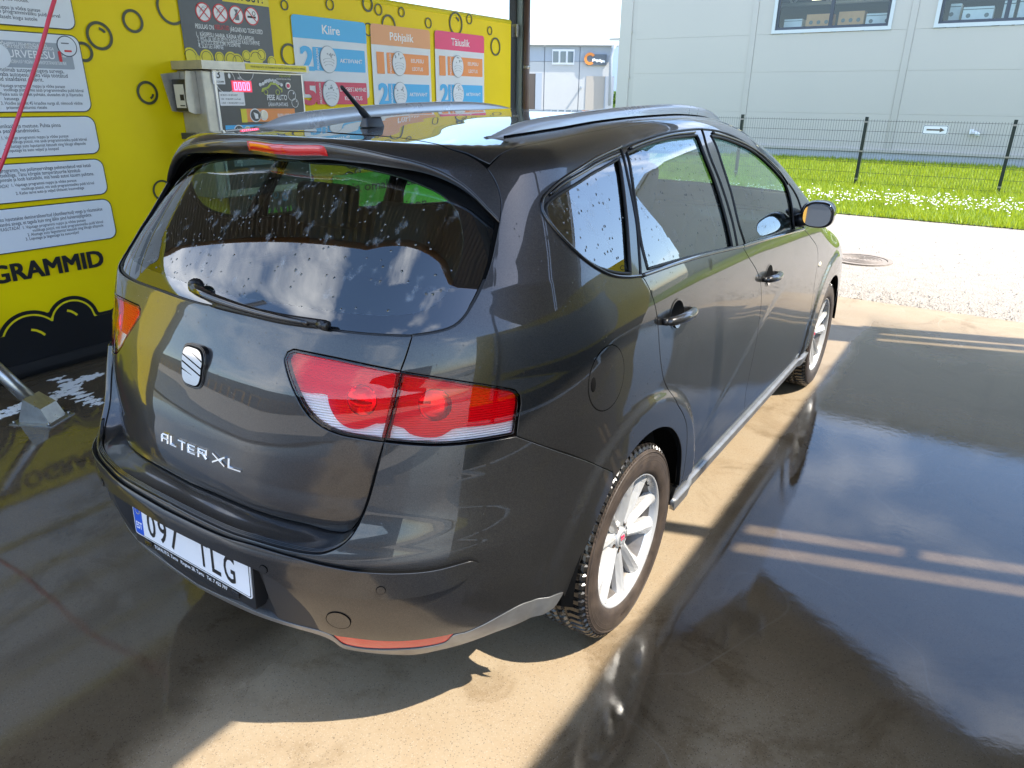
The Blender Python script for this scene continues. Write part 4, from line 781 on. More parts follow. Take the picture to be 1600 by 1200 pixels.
a = C_(454, 119); ctext('VAJUTA STOP', a[0]-.10, a[1]-.008, .016, 'lime', face, width=.10, bold=.010); ctext('KUI SOOVID PROGRAMMI LÕPETADA', a[0]-.125, a[1]-.026, .009, 'white', face, width=.125)
for (num, x0, x1, yt, yb_, m, nm, txt) in (('1', 378, 462, 170, 189, 'orange', 'yellow_flat', 'EELPESU-LEOTUS'), ('2', 352, 430, 196, 212, 'cyan', 'cyan', 'AKTIIVVAHT')):
    a, b = C_(x0, yt), C_(x1, yb_); h = a[1]-b[1]; bar = cflat('program_strip', rrect(a[0], b[0], b[1], a[1], .004), .0074, m, face)
    if num == '1': ctext(num, a[0]-.012, b[1], h, nm, bar, width=.045, bold=.014, off=.0093)
    for (dy, mm) in ((.10, 'darkpanel'), (.17, 'cabinet')):
        c = (a[0]+dy, (a[1]+b[1])/2); rr2 = h*(.52 if mm == 'darkpanel' else .40); d = cflat('push_button', circ(c[0], c[1], rr2, 22), .0094, 'white', bar, .002); cflat('button_face', circ(c[0], c[1], rr2*.86, 22), .0118, mm, d, .002)
        if mm == 'darkpanel': cflat('hand_mark', [(c[0]-.004, c[1]-.022), (c[0]+.018, c[1]-.022), (c[0]+.018, c[1]+.008), (c[0], c[1]+.014), (c[0]-.016, c[1]+.02)], .0142, 'white', d)
    ctext(txt, b[0]-.155, (a[1]+b[1])/2-.012, .020, 'white', bar, width=.115, bold=.015, off=.0095)
for k, (num, m) in enumerate((('3', 'pink'), ('4', 'greyprint'))):
    z = 1.26-.11*k; bar = cflat('program_strip', rrect(cy0+.15, cy1-.05, z, z+.075, .004), .0074, m, face); ctext(num, cy0+.17, z, .07, 'white', bar, off=.0095)
# card reader on the cabinet's near side with its bent shield
rdr = box('card_reader', (WX+.05, cy0-.075, 1.50), (WX+.20, cy0-.003, 1.69), 'plastic_smooth', cb, .006)
box('reader_label', (WX+.075, cy0-.079, 1.52), (WX+.175, cy0-.0755, 1.66), mat('reader_cream', (.62, .58, .46), .5), rdr); box('reader_mark', (WX+.13, cy0-.0815, 1.565), (WX+.17, cy0-.0793, 1.60), 'ink', rdr); box('reader_mark', (WX+.12, cy0-.0815, 1.53), (WX+.168, cy0-.0793, 1.537), 'ink', rdr)
V = []
for z, o_ in ((1.485, .05), (1.50, .085), (1.56, .092), (1.62, .088), (1.70, .078), (1.738, .070)): V += [(WX+.205, cy0-.002, z), (WX+.205, cy0-o_, z), (WX+.212, cy0-o_, z), (WX+.212, cy0-.002, z)]
mesh_obj('reader_shield', V, [(4*i+k, 4*i+(k+1) % 4, 4*i+4+(k+1) % 4, 4*i+4+k) for i in range(5) for k in range(4)]+[(0, 1, 2, 3), (20, 21, 22, 23)], 'cabinet', cb)
V = [(x+WX, y, z) for x in (.030, .037) for (y, z) in ((cy0-.004, 1.49), (cy0-.09, 1.50), (cy0-.13, 1.72), (cy0-.004, 1.735))]
mesh_obj('reader_shield', V, [(0, 1, 2, 3), (7, 6, 5, 4), (0, 4, 5, 1), (1, 5, 6, 2), (2, 6, 7, 3), (3, 7, 4, 0)], 'cabinet', cb)
box('lock_plate', (WX+.02, cy0-.045, 1.325), (cx1-.02, cy0-.002, 1.365), 'darkpanel', cb, .004)
# red hose hanging from a boom above
hp = [onX(x, y, -2.0) for x, y in ((85, 0), (71, 50), (57, 98), (38, 155), (15, 222), (0, 262), (-30, 330))]
hp = [np.array([-2.0, .72, 3.3]), np.array([-2.0, .33, 2.6])]+[np.array(q) for q in hp]+[np.array([-2.0, hp[-1][1]-.25, .55]), np.array([-2.02, hp[-1][1]-.5, .18])]
P = []
for i in range(len(hp)-1):
    p0, p1, p2, p3 = hp[max(0, i-1)], hp[i], hp[i+1], hp[min(len(hp)-1, i+2)]
    for k in range(6):
        t = k/6; P.append(.5*((2*p1)+(-p0+p2)*t+(2*p0-5*p1+4*p2-p3)*t*t+(-p0+3*p1-3*p2+p3)*t**3))
P.append(hp[-1]); tag(tube('pressure_hose', P, .0085, 'hose', None, 10), 'thin red pressure hose hanging in front of the white wall boards', 'hose')
# stainless wheel guard tube with its foot
f0 = np.array(onZ(66, 655)); ft = empty('tube_barrier', (f0[0], f0[1], 0), 'slanted stainless tube barrier bolted to the wet floor by the wall', 'barrier')
top = onX(-40, 545, -2.62); basep = np.array([f0[0]-.02, f0[1]+.0, .07]); d = np.array(top)-basep
e_ = basep+d*1.25; tube('tube', [basep, basep+d*.6, basep+d*1.1, e_, e_+np.array([(WX+.03-e_[0])*.35, -.02, .03]), np.array([WX+.013, e_[1]-.03, e_[2]+.035])], .036, 'steel', ft, 20)
a = math.atan2(d[1], d[0]); Rm = Matrix.Translation((f0[0], f0[1], 0)) @ Matrix.Rotation(a, 4, 'Z')
V = [(-.09, -.062, .006), (.085, -.062, .006), (.085, .062, .006), (-.09, .062, .006), (-.055, -.058, .085), (.03, -.058, .135), (.03, .058, .135), (-.055, .058, .085)]
mesh_obj('foot_box', [Rm @ Vector(v) for v in V], [(0, 3, 2, 1), (4, 5, 6, 7), (0, 1, 5, 4), (1, 2, 6, 5), (2, 3, 7, 6), (3, 0, 4, 7)], 'steel', ft)
box('base_plate', (-.12, -.09, .0), (.115, .09, .0055), 'steel', ft, 0, Rm)
for u_ in (-.1, .1):
    for v_ in (-.075, .075): tube('bolt', [Rm @ Vector((u_*.97, v_, .0056)), Rm @ Vector((u_*.97, v_, .018))], .009, 'steel', ft, 6)
# foam scum on the floor by the wall
MT['foam'] = mat('soap_foam', (.78, .79, .80), .6, bump=(140, .8, .004))
def foam(pxs, name_n):
    V = []; Fc = []
    for (x, y, r, st) in pxs:
        c = onZ(x, y)
        for k in range(15):
            q = c[:2]+rng.normal(0, r, 2)*np.array([1, st]); s = abs(rng.normal(0, .007))+.003; b0 = len(V); n = 7
            V.append((*q, .004+s*.15)); ph = rng.random()*6
            for j in range(n): a_ = 2*math.pi*j/n; rr3 = s*(1+.4*math.sin(3*a_+ph)); V.append((q[0]+rr3*math.cos(a_), q[1]+rr3*math.sin(a_)*1.8, .0012))
            Fc += [(b0, b0+1+j, b0+1+(j+1) % n) for j in range(n)]
    return V, Fc
L_ = []
for t in np.linspace(0, 1, 26): L_.append((2+t*148, 652-t*62-6*math.sin(t*9), .018, 2.0))
for t in np.linspace(0, 1, 10): L_.append((90+t*60, 592+t*40, .012, 1.6))
V, Fc = foam(L_, 0); tag(mesh_obj('soap_foam', V, Fc, 'foam', None, True), 'streaks of white soap foam on the wet floor along the wall', 'foam', kind='stuff')
# ================================================================== THE CAR: body surface
def ip(xs, ys):
    xs = np.array(xs, float); ys = np.array(ys, float); h = np.diff(xs); d = np.diff(ys)/h; m = np.zeros(len(xs)); m[0] = d[0]; m[-1] = d[-1]
    for i in range(1, len(xs)-1):
        if d[i-1]*d[i] > 0: w1 = 2*h[i]+h[i-1]; w2 = h[i]+2*h[i-1]; m[i] = (w1+w2)/(w1/d[i-1]+w2/d[i])
    def f(x):
        x = np.clip(np.asarray(x, float), xs[0], xs[-1]); i = np.clip(np.searchsorted(xs, x)-1, 0, len(h)-1); t = (x-xs[i])/h[i]
        return (1+2*t)*(1-t)**2*ys[i]+t*(1-t)**2*h[i]*m[i]+t*t*(3-2*t)*ys[i+1]+t*t*(t-1)*h[i]*m[i+1]
    return f
def sst(a, b, x): t = np.clip((x-a)/(b-a), 0, 1); return t*t*(3-2*t)
def smax(a, b, k): h = np.maximum(k-np.abs(a-b), 0)/k; return np.maximum(a, b)+h*h*k*.25
W_z = ip([.15, .25, .40, .60, .80, .95, 1.05, 1.10, 1.16, 1.25, 1.35, 1.45, 1.55], [.80, .845, .868, .876, .874, .866, .856, .846, .826, .789, .743, .694, .640])
W_y = ip([-1.0, -.6, -.2, .4, 1.2, 2.0, 2.6, 3.0, 3.4], [.075, .03, .008, 0, 0, 0, .004, .03, .12])
W_yu = ip([-1.0, -.6, -.2, .4, 1.0, 1.6, 2.2, 3.4], [.09, .05, .018, 0, 0, .01, .03, .2])
P_tail = ip([.15, .55, .66, .80, .90, .96, 1.02, 1.07, 1.10, 1.20, 1.30, 1.40, 1.46, 1.60], [-.86, -.885, -.892, -.872, -.845, -.826, -.80, -.775, -.755, -.668, -.575, -.478, -.42, -.28])
P_bump = ip([.15, .24, .32, .43, .52, .60, .65, .72, .80, .9, 1.2], [-.74, -.84, -.905, -.945, -.962, -.965, -.945, -.91, -.885, -.85, -.75])
P_body = ip([.15, .55, .66, .80, .90, .96, 1.02, 1.07, 1.11, 1.20, 1.30, 1.40, 1.46, 1.50, 1.60], [-.86, -.885, -.892, -.872, -.845, -.826, -.80, -.777, -.758, -.69, -.617, -.552, -.512, -.49, -.45])
R_y = ip([-.9, -.5, -.2, .04, .3, .6, .85, 1.1, 1.4, 1.75, 2.1, 2.45, 2.7, 3.1, 3.5], [1.472, 1.494, 1.509, 1.525, 1.543, 1.554, 1.557, 1.550, 1.525, 1.44, 1.29, 1.12, 1.02, .91, .74])
# crease line that falls from the front door to the rear sill (Y -> Z)
CRZ = ip([-.2, .25, .8, 1.15, 1.5, 1.9], [.36, .40, .60, .745, .86, .92])
def Fv(X, Y, Z, hull='body'):
    X = np.abs(X); up = sst(1.02, 1.25, Z)
    r0 = np.hypot(Y, Z-.316); r1 = np.hypot(Y-2.578, Z-.316)
    fl = .013*sst(.495, .455, r0)+.013*sst(.495, .455, r1)
    cz = CRZ(Y); amp = .0022*sst(.1, .6, Y)*sst(1.7, 1.2, Y)
    cre = amp*(sst(.022, -.022, Z-cz)*sst(-.26, -.02, Z-cz)-.6*sst(-.022, .022, Z-cz)*sst(.20, .02, Z-cz))
    w = W_z(Z)-W_y(Y)*(1-up)-W_yu(Y)*up+(fl+cre)*(1-sst(.85, 1.0, Z))
    side = X-w
    P = {'tail': P_tail, 'bump': P_bump, 'body': P_body}[hull](Z)
    c = np.interp(Z, [.3, .65, 1.0, 1.45], [.16, .15, .13, .16])
    rear = (P+c*X*X)-Y
    top = Z-(R_y(Y+.3*X*X*sst(1.0, 1.5, Y))-.034*X*X-.009*(X/.62)**6)
    fr = Y-(3.46-.25*X*X-np.maximum(Z-.7, 0)*.8)
    if hull == 'bump': kc = np.interp(Z, [.3, .6, .8, 1.0], [.58, .59, .57, .53])
    else: kc = np.interp(Z, [.3, .74, .87, 1.0, 1.2, 1.45], [.66, .66, .58, .53, .37, .28])
    kt = .10 if hull == 'tail' else np.interp(Y, [-.2, .3], [.045, .10])
    a = smax(side, rear, kc); a = smax(a, top, kt)
    return smax(a, fr, .3)
def grad(P, hull):
    e = .0015; g = np.stack([Fv(P[:, 0]+e*(i == 0), P[:, 1]+e*(i == 1), P[:, 2]+e*(i == 2), hull)-Fv(P[:, 0]-e*(i == 0), P[:, 1]-e*(i == 1), P[:, 2]-e*(i == 2), hull) for i in range(3)], 1)
    return g/np.maximum(np.linalg.norm(g, axis=1), 1e-9)[:, None]
def cast(O, D, t0, t1, hull='body', n=200):
    O = np.atleast_2d(O).astype(float); D = np.atleast_2d(D).astype(float); ts = np.linspace(t0, t1, n)
    P = O[:, None]+D[:, None]*ts[None, :, None]; v = Fv(P[..., 0], P[..., 1], P[..., 2], hull); s = (v[:, :-1] > 0) & (v[:, 1:] <= 0)
    i = s.argmax(1); a = ts[i]; b = ts[i+1]
    for _ in range(40):
        m = (a+b)/2; q = O+D*m[:, None]; f = Fv(q[:, 0], q[:, 1], q[:, 2], hull); a = np.where(f > 0, m, a); b = np.where(f > 0, b, m)
    return O+D*((a+b)/2)[:, None]
SY0, SY1, SZ, SR = -.05, 2.5, .75, .88
SMIN = SY0-SR*math.pi/2; SMAX = SY1+SR*math.pi/2
def pdir(s, ph):
    s = np.asarray(s, float); th = np.where(s < SY0, np.clip((SY0-s)/SR, 0, math.pi/2), -np.clip((s-SY1)/SR, 0, math.pi/2))
    return np.stack([0*s, np.clip(s, SY0, SY1), 0*s+SZ], -1), np.stack([np.cos(th)*np.cos(ph), -np.sin(th)*np.cos(ph), np.sin(ph)], -1)
def toparam(P):
    P = np.atleast_2d(P); X = np.maximum(P[:, 0], 0); Y = P[:, 1]; Z = P[:, 2]; re = Y < SY0; fo = Y > SY1
    th = np.where(re, np.arctan2(SY0-Y, np.maximum(X, 1e-9)), np.where(fo, np.arctan2(Y-SY1, np.maximum(X, 1e-9)), 0))
    s = np.where(re, SY0-SR*th, np.where(fo, SY1+SR*th, Y)); h = np.where(re, np.hypot(X, Y-SY0), np.where(fo, np.hypot(X, Y-SY1), X))
    return np.stack([s, np.arctan2(Z-SZ, h)], -1)
def surf(uv, hull):
    O, D = pdir(uv[:, 0], uv[:, 1]); a = np.zeros(len(O)); b = np.full(len(O), 2.4)
    for _ in range(42):
        m = (a+b)/2; q = O+D*m[:, None]; f = Fv(q[:, 0], q[:, 1], q[:, 2], hull); a = np.where(f < 0, m, a); b = np.where(f < 0, b, m)
    return O+D*((a+b)/2)[:, None]
def roofsurf(uv, hull='body'):       # uv = (Y, X)
    O = np.stack([uv[:, 1], uv[:, 0], np.full(len(uv), 2.2)], 1); return cast(O, np.tile([0, 0, -1.], (len(uv), 1)), 0, 1.6, hull)

def px3(pts, hull='body'):
    """photo pixels (or ('w',x,y,z) world points) -> points on the body surface"""
    out = []
    for q in pts:
        if q[0] == 'w': out.append(np.array(q[1:], float))
        elif q[0] == 's': out.append(cast([3, q[1], q[2]], [-1, 0, 0], 0, 3, hull)[0])      # side view (Y, Z)
        else: out.append(cast(CAM, ray(*q), .4, 7, hull)[0])
    return np.array(out)
def crom(P, step):
    P = np.asarray(P, float); out = []
    if len(P) == 2: n = max(1, int(np.linalg.norm(P[1]-P[0])/step)); return P[0]+(P[1]-P[0])*np.linspace(0, 1, n+1)[:, None]
    for i in range(len(P)-1):
        p0, p1, p2, p3 = (P[i-1] if i else 2*P[0]-P[1]), P[i], P[i+1], (P[i+2] if i+2 < len(P) else 2*P[-1]-P[-2])
        n = max(1, int(np.linalg.norm(p2-p1)/step)); t = np.linspace(0, 1, n, endpoint=False)[:, None]
        # centripetal-ish tangents
        d1, d2, d3 = [max(np.linalg.norm(b-a), 1e-6)**.5 for a, b in ((p0, p1), (p1, p2), (p2, p3))]
        m1 = d2*((p1-p0)/d1-(p2-p0)/(d1+d2)+(p2-p1)/d2); m2 = d2*((p2-p1)/d2-(p3-p1)/(d2+d3)+(p3-p2)/d3)
        out.append((2*t**3-3*t**2+1)*p1+(t**3-2*t**2+t)*m1+(-2*t**3+3*t**2)*p2+(t**3-t**2)*m2)
    return np.concatenate(out+[P[-1:]])
SC = np.array([1., .92])
def C(pts, hull='body', center=None, step=.010):
    """curve in (s, phi); center='start'|'end' pins that end to the centre line"""
    uv = toparam(px3(pts, hull))
    if center in ('start', 'both'): uv[0, 0] = SMIN
    if center in ('end', 'both'): uv[-1, 0] = SMIN
    return crom(uv*SC, step)/SC
def join(*cs):
    out = [cs[0]]
    for c in cs[1:]:
        if np.linalg.norm((c[0]-out[-1][-1])*SC) < .004: c = c[1:]
        out.append(c)
    P = np.concatenate(out)
    if np.linalg.norm((P[0]-P[-1])*SC) < .004: P = P[:-1]
    keep = [0]
    for i in range(1, len(P)):
        if np.linalg.norm((P[i]-P[keep[-1]])*SC) > .0025: keep.append(i)
    P = P[keep]
    # fill long straight runs
    out = []
    for i in range(len(P)):
        a, b = P[i], P[(i+1) % len(P)]; n = max(1, int(np.linalg.norm((b-a)*SC)/.012)); out += [a+(b-a)*k/n for k in range(n)]
    return np.array(out)
rev = lambda c: c[::-1]
def inside(P, loops):
    r = np.zeros(len(P), bool)
    for Lp in loops:
        x, y = P[:, 0], P[:, 1]; a = Lp; b = np.roll(Lp, -1, 0)
        for (x0, y0), (x1, y1) in zip(a, b):
            if y0 == y1: continue
            c = ((y0 > y) != (y1 > y)); r ^= c & (x < (x1-x0)*(y-y0)/(y1-y0)+x0)
    return r
_pn = [0]
def panel(name, loops, m, parent, hull='body', res=.016, gap=.0022, off=0., depth=.013, lat=.009, half=False, left=False, mapf=None, flange=True, edge=True, both=False, bulge=None, backm='gap', fr_=0.):
    """a body panel: surface inside the outline (first loop) minus holes, rolled edge and dark flange.
    half: outline ends on the centre line and is mirrored into one mesh; both: returns right and mirrored left objects"""
    mapf = mapf or surf; sc = SC if mapf is surf else np.array([1., 1.]); loops = [np.asarray(l) for l in loops]
    allb = np.concatenate(loops); lo, hi = allb.min(0), allb.max(0); st = res/sc
    gx, gy = np.meshgrid(np.arange(lo[0]+st[0]*.5, hi[0], st[0]), np.arange(lo[1]+st[1]*.5, hi[1], st[1])); G = np.stack([gx.ravel(), gy.ravel()], 1)
    G = G[inside(G, loops)]; d = np.full(len(G), 9.)
    for i in range(0, len(allb), 64): d = np.minimum(d, np.sqrt((((G[:, None]-allb[None, i:i+64])*sc)**2).sum(-1)).min(1))
    G = G[d > res*.55]; pts = np.concatenate([allb, G])*sc; E = []; k = 0; lid = []
    for l in loops: E += [(k+i, k+(i+1) % len(l)) for i in range(len(l))]; lid.append((k, len(l))); k += len(l)
    vo, eo, fo, ov, oe, of = geometry.delaunay_2d_cdt([Vector(p) for p in pts], E, [], 0, 1e-7)
    U = np.array([v[:] for v in vo])/sc; T = np.array([f[:] for f in fo if len(f) == 3]); cen = U[T].mean(1); T = T[inside(cen, loops)]
    # drop slivers outside numeric reach
    inv = {}
    for i, l in enumerate(ov):
        for q in l: inv[q] = i
    P = mapf(U, hull); N = grad(P, hull)
    if bulge is not None: P = P+N*bulge(P)[:, None]
    P = P+N*off
    ctr = np.abs(P[:, 0]) < 2e-3 if half else np.zeros(len(P), bool); P[ctr, 0] = 0
    if half: N[ctr, 0] = 0; N /= np.linalg.norm(N, axis=1)[:, None]
    # orientation
    tn = np.cross(P[T[:, 1]]-P[T[:, 0]], P[T[:, 2]]-P[T[:, 0]]); fl = (tn*N[T[:, 0]]).sum(1) < 0; T[fl] = T[fl][:, ::-1]
    V = [P]; NN = [N]; Fc = [T]; MI = [np.zeros(len(T), int)]; nv = len(P); _pn[0] += 1
    dep = depth+.0006*(_pn[0] % 5)
    P0 = P.copy()
    for li, (k0, n) in enumerate(lid):
        idx = []
        for i in range(n):
            j = inv.get(k0+i)
            if j is not None and (not idx or idx[-1] != j): idx.append(j)
        idx = np.array(idx); p = P0[idx]; tg = np.roll(p, -1, 0)-np.roll(p, 1, 0); tg /= np.maximum(np.linalg.norm(tg, axis=1), 1e-9)[:, None]; nn = N[idx]
        lt = np.cross(tg, nn); area = 0; q = loops[li]; area = (q[:, 0]*np.roll(q[:, 1], -1)-np.roll(q[:, 0], -1)*q[:, 1]).sum()
        # decide outward by testing a small step in param space
        mid = len(idx)//3; test = P0[idx[mid]]+lt[mid]*.004
        uvt = (toparam(test[None])[0] if mapf is surf else np.array([test[1], test[0]])); ins = inside(uvt[None], loops)[0]
        if ins: lt = -lt
        c_ = ctr[idx]; lt[c_, 0] = 0; sel = (~c_)[:, None]
        onc = c_ & np.roll(c_, 1) & np.roll(c_, -1)
        P[idx] = np.where(onc[:, None], P[idx], P0[idx]-lt*gap)
        rings = [(P[idx]+lt*.0012-nn*.0016, lt*.8+nn*.6), (P[idx]+lt*.0014-nn*dep*.8, lt)]
        if flange: rings += [(P[idx]+lt*.0014-nn*dep*.8, nn), (P[idx]+lt*lat-nn*dep, nn)]
        prev = idx; nI = len(idx)
        for ri, (rp, rn) in enumerate(rings):
            cur = nv+np.arange(nI); V.append(rp); NN.append(rn/np.linalg.norm(rn, axis=1)[:, None]); nv += nI
            if ri != 2:
                a = np.arange(nI); b = (a+1) % nI; ok = ~(c_[a] & c_[b])
                Q = np.stack([prev[a], prev[b], cur[b], cur[a]], 1)[ok]
                VV = np.concatenate(V); qn = np.cross(VV[Q[:, 1]]-VV[Q[:, 0]], VV[Q[:, 2]]-VV[Q[:, 0]]); NNN = np.concatenate(NN); f2 = (qn*NNN[Q[:, 3]]).sum(1) < 0; Q[f2] = Q[f2][:, ::-1]
                Fc.append(Q); MI.append(np.full(len(Q), 0 if ri < 1 else 1))
            prev = cur
    V[0] = P; Vn = np.concatenate(V); Nn = np.concatenate(NN)
    def build(mx, nm):
        s = np.array([mx, 1, 1]); faces = []; mi = np.concatenate(MI)
        for f in Fc: faces += [tuple(int(i) for i in (r if mx > 0 else r[::-1])) for r in f]
        vv, nnn = Vn*s, Nn*s
        if half:
            n0 = len(vv); vv = np.concatenate([vv, vv*[-1, 1, 1]]); nnn = np.concatenate([nnn, nnn*[-1, 1, 1]]); faces = faces+[tuple(i+n0 for i in f[::-1]) for f in faces]; mi = np.concatenate([mi, mi])
        o = mesh_obj(nm, vv, faces, [m, backm], parent, True, mi)
        try: o.data.normals_split_custom_set_from_vertices([tuple(x) for x in nnn])
        except Exception as ex: print('normals', ex)
        return o
    if both: return build(1, name), build(-1, name)
    return build(-1 if left else 1, name)
def mirror_obj(o, parent=None):
    me = o.data.copy(); n = len(me.vertices); co = np.zeros(n*3); me.vertices.foreach_get('co', co); co = co.reshape(-1, 3); co[:, 0] *= -1; me.vertices.foreach_set('co', co.ravel())
    bm = bmesh.new(); bm.from_mesh(me); bmesh.ops.reverse_faces(bm, faces=bm.faces); bm.to_mesh(me); bm.free(); me.update()
    return link(o.name.split('.')[0], me, None, parent if parent is not None else o.parent)
def arch(cy, R, a0, a1, hull='body', n=40):
    pts = [('s', cy+R*math.cos(math.radians(a)), .316+R*math.sin(math.radians(a))) for a in np.linspace(a0, a1, n)]
    uv = toparam(px3(pts, hull)); return uv
def frame_at(px, hull='body', off=0., upv=(0, 0, 1)):
    """local frame on the surface under a pixel: origin, right (as seen from outside), up, normal"""
    P = px3([px], hull); n = grad(P, hull)[0]; up = np.array(upv, float); up -= n*(up@n); up /= np.linalg.norm(up); r = np.cross(up, n); return P[0]+n*off, r, up, n
# ================================================================== THE CAR: panels
car = empty('parked_car', (0, 1.25, 0), 'dark grey metallic family car parked on wet concrete with rear towards the viewer', 'car')
# ---- shared seams (photo pixels on the body surface)
px_dlo_rear = [(1003, 431), (980, 433), (956, 430), (936, 421), (914, 406), (888, 382), (866, 358), (850, 336), (846, 322), (848, 310), (860, 296), (880, 279), (910, 260), (940, 243), (970, 230)]
px_dlo_top = [(970, 230), (1000, 219), (1040, 207), (1072, 202), (1092, 200.5), (1103, 201), (1120, 203), (1140, 209), (1160, 219), (1176, 229), (1194, 244), (1210, 260), (1226, 278), (1238, 292), (1247, 308), (1252, 322)]
px_belt = [(1003, 431), (1060, 411), (1112, 396), (1160, 385), (1190, 376), (1226, 366), (1256, 358)]
dlo_rear, dlo_top = C(px_dlo_rear), C(px_dlo_top)
belt1, belt2 = C(px_belt[:4]), C(px_belt[3:])
seam1 = C([(1003, 431), (1008, 438), (1019, 462), (1026, 490), (1029, 520), (1031, 550), (1034, 576), (1037, 592), (1044, 608), (1058, 630), (1068, 648), (1073, 666), (1073, 700), (1070, 726), (1065, 752)])
seam2 = C([(1160, 385), (1170, 402), (1182, 422), (1188, 440), (1189.6, 466), (1187, 496), (1182, 532), (1172, 580), (1165, 616), (1163, 640)])
seam3 = C([(1256, 358), (1268, 372), (1277, 388), (1278, 406), (1274, 434), (1269, 470), (1264, 500), (1260, 522), (1250, 554)])
sill_r = C([(1065, 752), (1100, 712), (1163, 640)]); sill_f = C([(1163, 640), (1205, 600), (1250, 554)])
glass_gap = C([(781, 345), (773, 386), (768, 408), (756, 442), (740, 474), (724, 498), (710, 510), (692, 517), (666, 522), (644, 525)])
roof_gap_px = [(620, 215), (670, 223), (700, 232), (730, 242), (748, 252), (760, 262), (772, 280), (780, 300), (783, 320), (781, 345)]
tail_seam = C([(644, 525), (636, 552), (626, 580)])
lamp_top = C([(626, 580), (674, 588), (730, 597), (790, 606), (806, 610), (813, 618), (814, 630), (810, 656), (807, 682)])
bump_seam = C([(807, 682), (840, 694), (880, 708), (916, 720), (958, 738)])
lamp_in = C([(626, 580), (580, 571), (520, 558), (470, 548), (458, 546), (449, 550), (444, 560), (446, 573), (450, 588), (462, 618), (474, 640), (488, 656), (506, 669), (530, 679), (560, 685), (600, 691)])
lamp_bot = C([(807, 682), (790, 685), (760, 690), (720, 695), (680, 697), (640, 695), (600, 691)])
tail_low = C([(600, 691), (587, 736), (573, 786), (563, 810), (550, 828)]); tail_bot = C([(550, 828), (540, 832), (520, 831), (480, 820), (440, 810.6), (351, 778), (299, 756)], center='end')
glass_bot = C([(644, 525), (590, 523), (520, 516), (430, 500), (330, 478)], center='end')
XRL = .595
def roofline(y0, y1, n=30):
    yy = np.linspace(y0, y1, n); P = roofsurf(np.stack([yy, np.full(n, XRL)], 1)); return toparam(P)
def arch_v(cy, a0, a1, tab, hull='body', n=44):
    pts = []
    for a in np.linspace(a0, a1, n):
        R = np.interp(a, *tab); pts.append(('s', cy+R*math.cos(math.radians(a)), .316+R*math.sin(math.radians(a))))
    return toparam(px3(pts, hull))
RT = ([0, 16, 37, 60, 95, 126, 180, 220], [.33, .338, .36, .372, .376, .374, .372, .38])
# ---- body side with rear quarter, pillar and roof frame
gapP = px3(roof_gap_px); iX = int(np.argmin(np.abs(gapP[:, 0]-XRL)))
rg_side = C([('w', *p) for p in gapP[iX:]])
# start of the gap exactly on the roof line
yg = float(np.interp(XRL, gapP[:iX+1, 0], gapP[:iX+1, 1]))
apil = toparam(np.array([(.60, 1.28, 1.47), (.66, 1.5, 1.39), (.72, 1.74, 1.28), (.78, 1.96, 1.15), (.82, 2.06, 1.08)]))
apil = crom(apil*SC, .012)/SC
dlo_front = C([(1252, 322), (1256, 340), (1256, 358)])
side_loop = join(dlo_rear, dlo_top, dlo_front, crom(np.array([dlo_front[-1], apil[-1]]), .012), rev(apil), roofline(1.26, yg), rg_side, glass_gap, tail_seam, lamp_top, bump_seam, arch_v(0, 124, 17, RT), C([('s', .335, .36), (1065, 752)]), rev(seam1))
qp, qpl = panel('side_panel', [side_loop], 'paint', car, both=True, res=.012)
# fuel flap as a separate disc with its own groove (sits 1 mm proud over a dark ring)
fo, fx, fu, fn = frame_at((950, 591))
fcir = [fo+fx*.083*math.cos(a)+fu*.083*math.sin(a) for a in np.linspace(0, 2*math.pi, 49)[:-1]]
fl_loop = toparam(cast(np.array(fcir)+fn*.3, np.tile(-fn, (48, 1)), 0, .6)); 
groove = [o for o in (panel('flap_groove', [toparam(cast(np.array([fo+fx*.0865*math.cos(a)+fu*.0865*math.sin(a) for a in np.linspace(0, 2*math.pi, 49)[:-1]])+fn*.3, np.tile(-fn, (48, 1)), 0, .6))], 'gap', qp, off=.0005, gap=0, flange=False, depth=.001),)]
ff = panel('fuel_flap', [fl_loop], 'paint', qp, off=.0012, gap=0, flange=False, depth=.001)
fo2 = px3([(927, 601)])[0]; fo2n = grad(px3([(927, 601)]), 'body')[0]
bm = bmesh.new(); bmesh.ops.create_uvsphere(bm, u_segments=16, v_segments=8, radius=1, matrix=Matrix.Translation(Vector(fo2)) @ Matrix(((fx[0], fu[0], fn[0]), (fx[1], fu[1], fn[1]), (fx[2], fu[2], fn[2]))).to_4x4() @ Matrix.Diagonal((.012, .021, .0035, 1))); bm_obj('finger_recess', bm, 'gap', ff, True)
# ---- doors
rd, rdl = panel('rear_door', [join(belt1, seam2, rev(sill_r), rev(seam1))], 'paint', car, both=True, res=.011)
fd, fdl = panel('front_door', [join(belt2, seam3, rev(sill_f), rev(seam2))], 'paint', car, both=True, res=.012)
hoodline = crom(toparam(np.array([(.82, 2.06, 1.08), (.84, 2.3, 1.02), (.82, 2.7, .95), (.76, 3.0, .88)]))*SC, .012)/SC
FT = ([-5, 20, 60, 95, 130, 172, 190], [.35, .352, .353, .354, .352, .345, .345])
ffront = crom(np.array([hoodline[-1], toparam(px3([('s', 2.93, .42)]))[0]])*SC, .012)/SC
fen_loop = join(seam3, C([(1250, 554), ('s', 2.236, .345)]), arch_v(2.578, 173, 17, FT), C([('s', 2.578+.352*math.cos(.3), .316+.352*math.sin(.3)), ('s', 2.93, .42)]), rev(ffront), rev(hoodline), crom(np.array([hoodline[0], seam3[0]]), .012))
fe_, fel = panel('front_fender', [fen_loop], 'paint', car, both=True)
ind = px3([(1281, 413)])[0]; indn = grad(ind[None], 'body')[0]
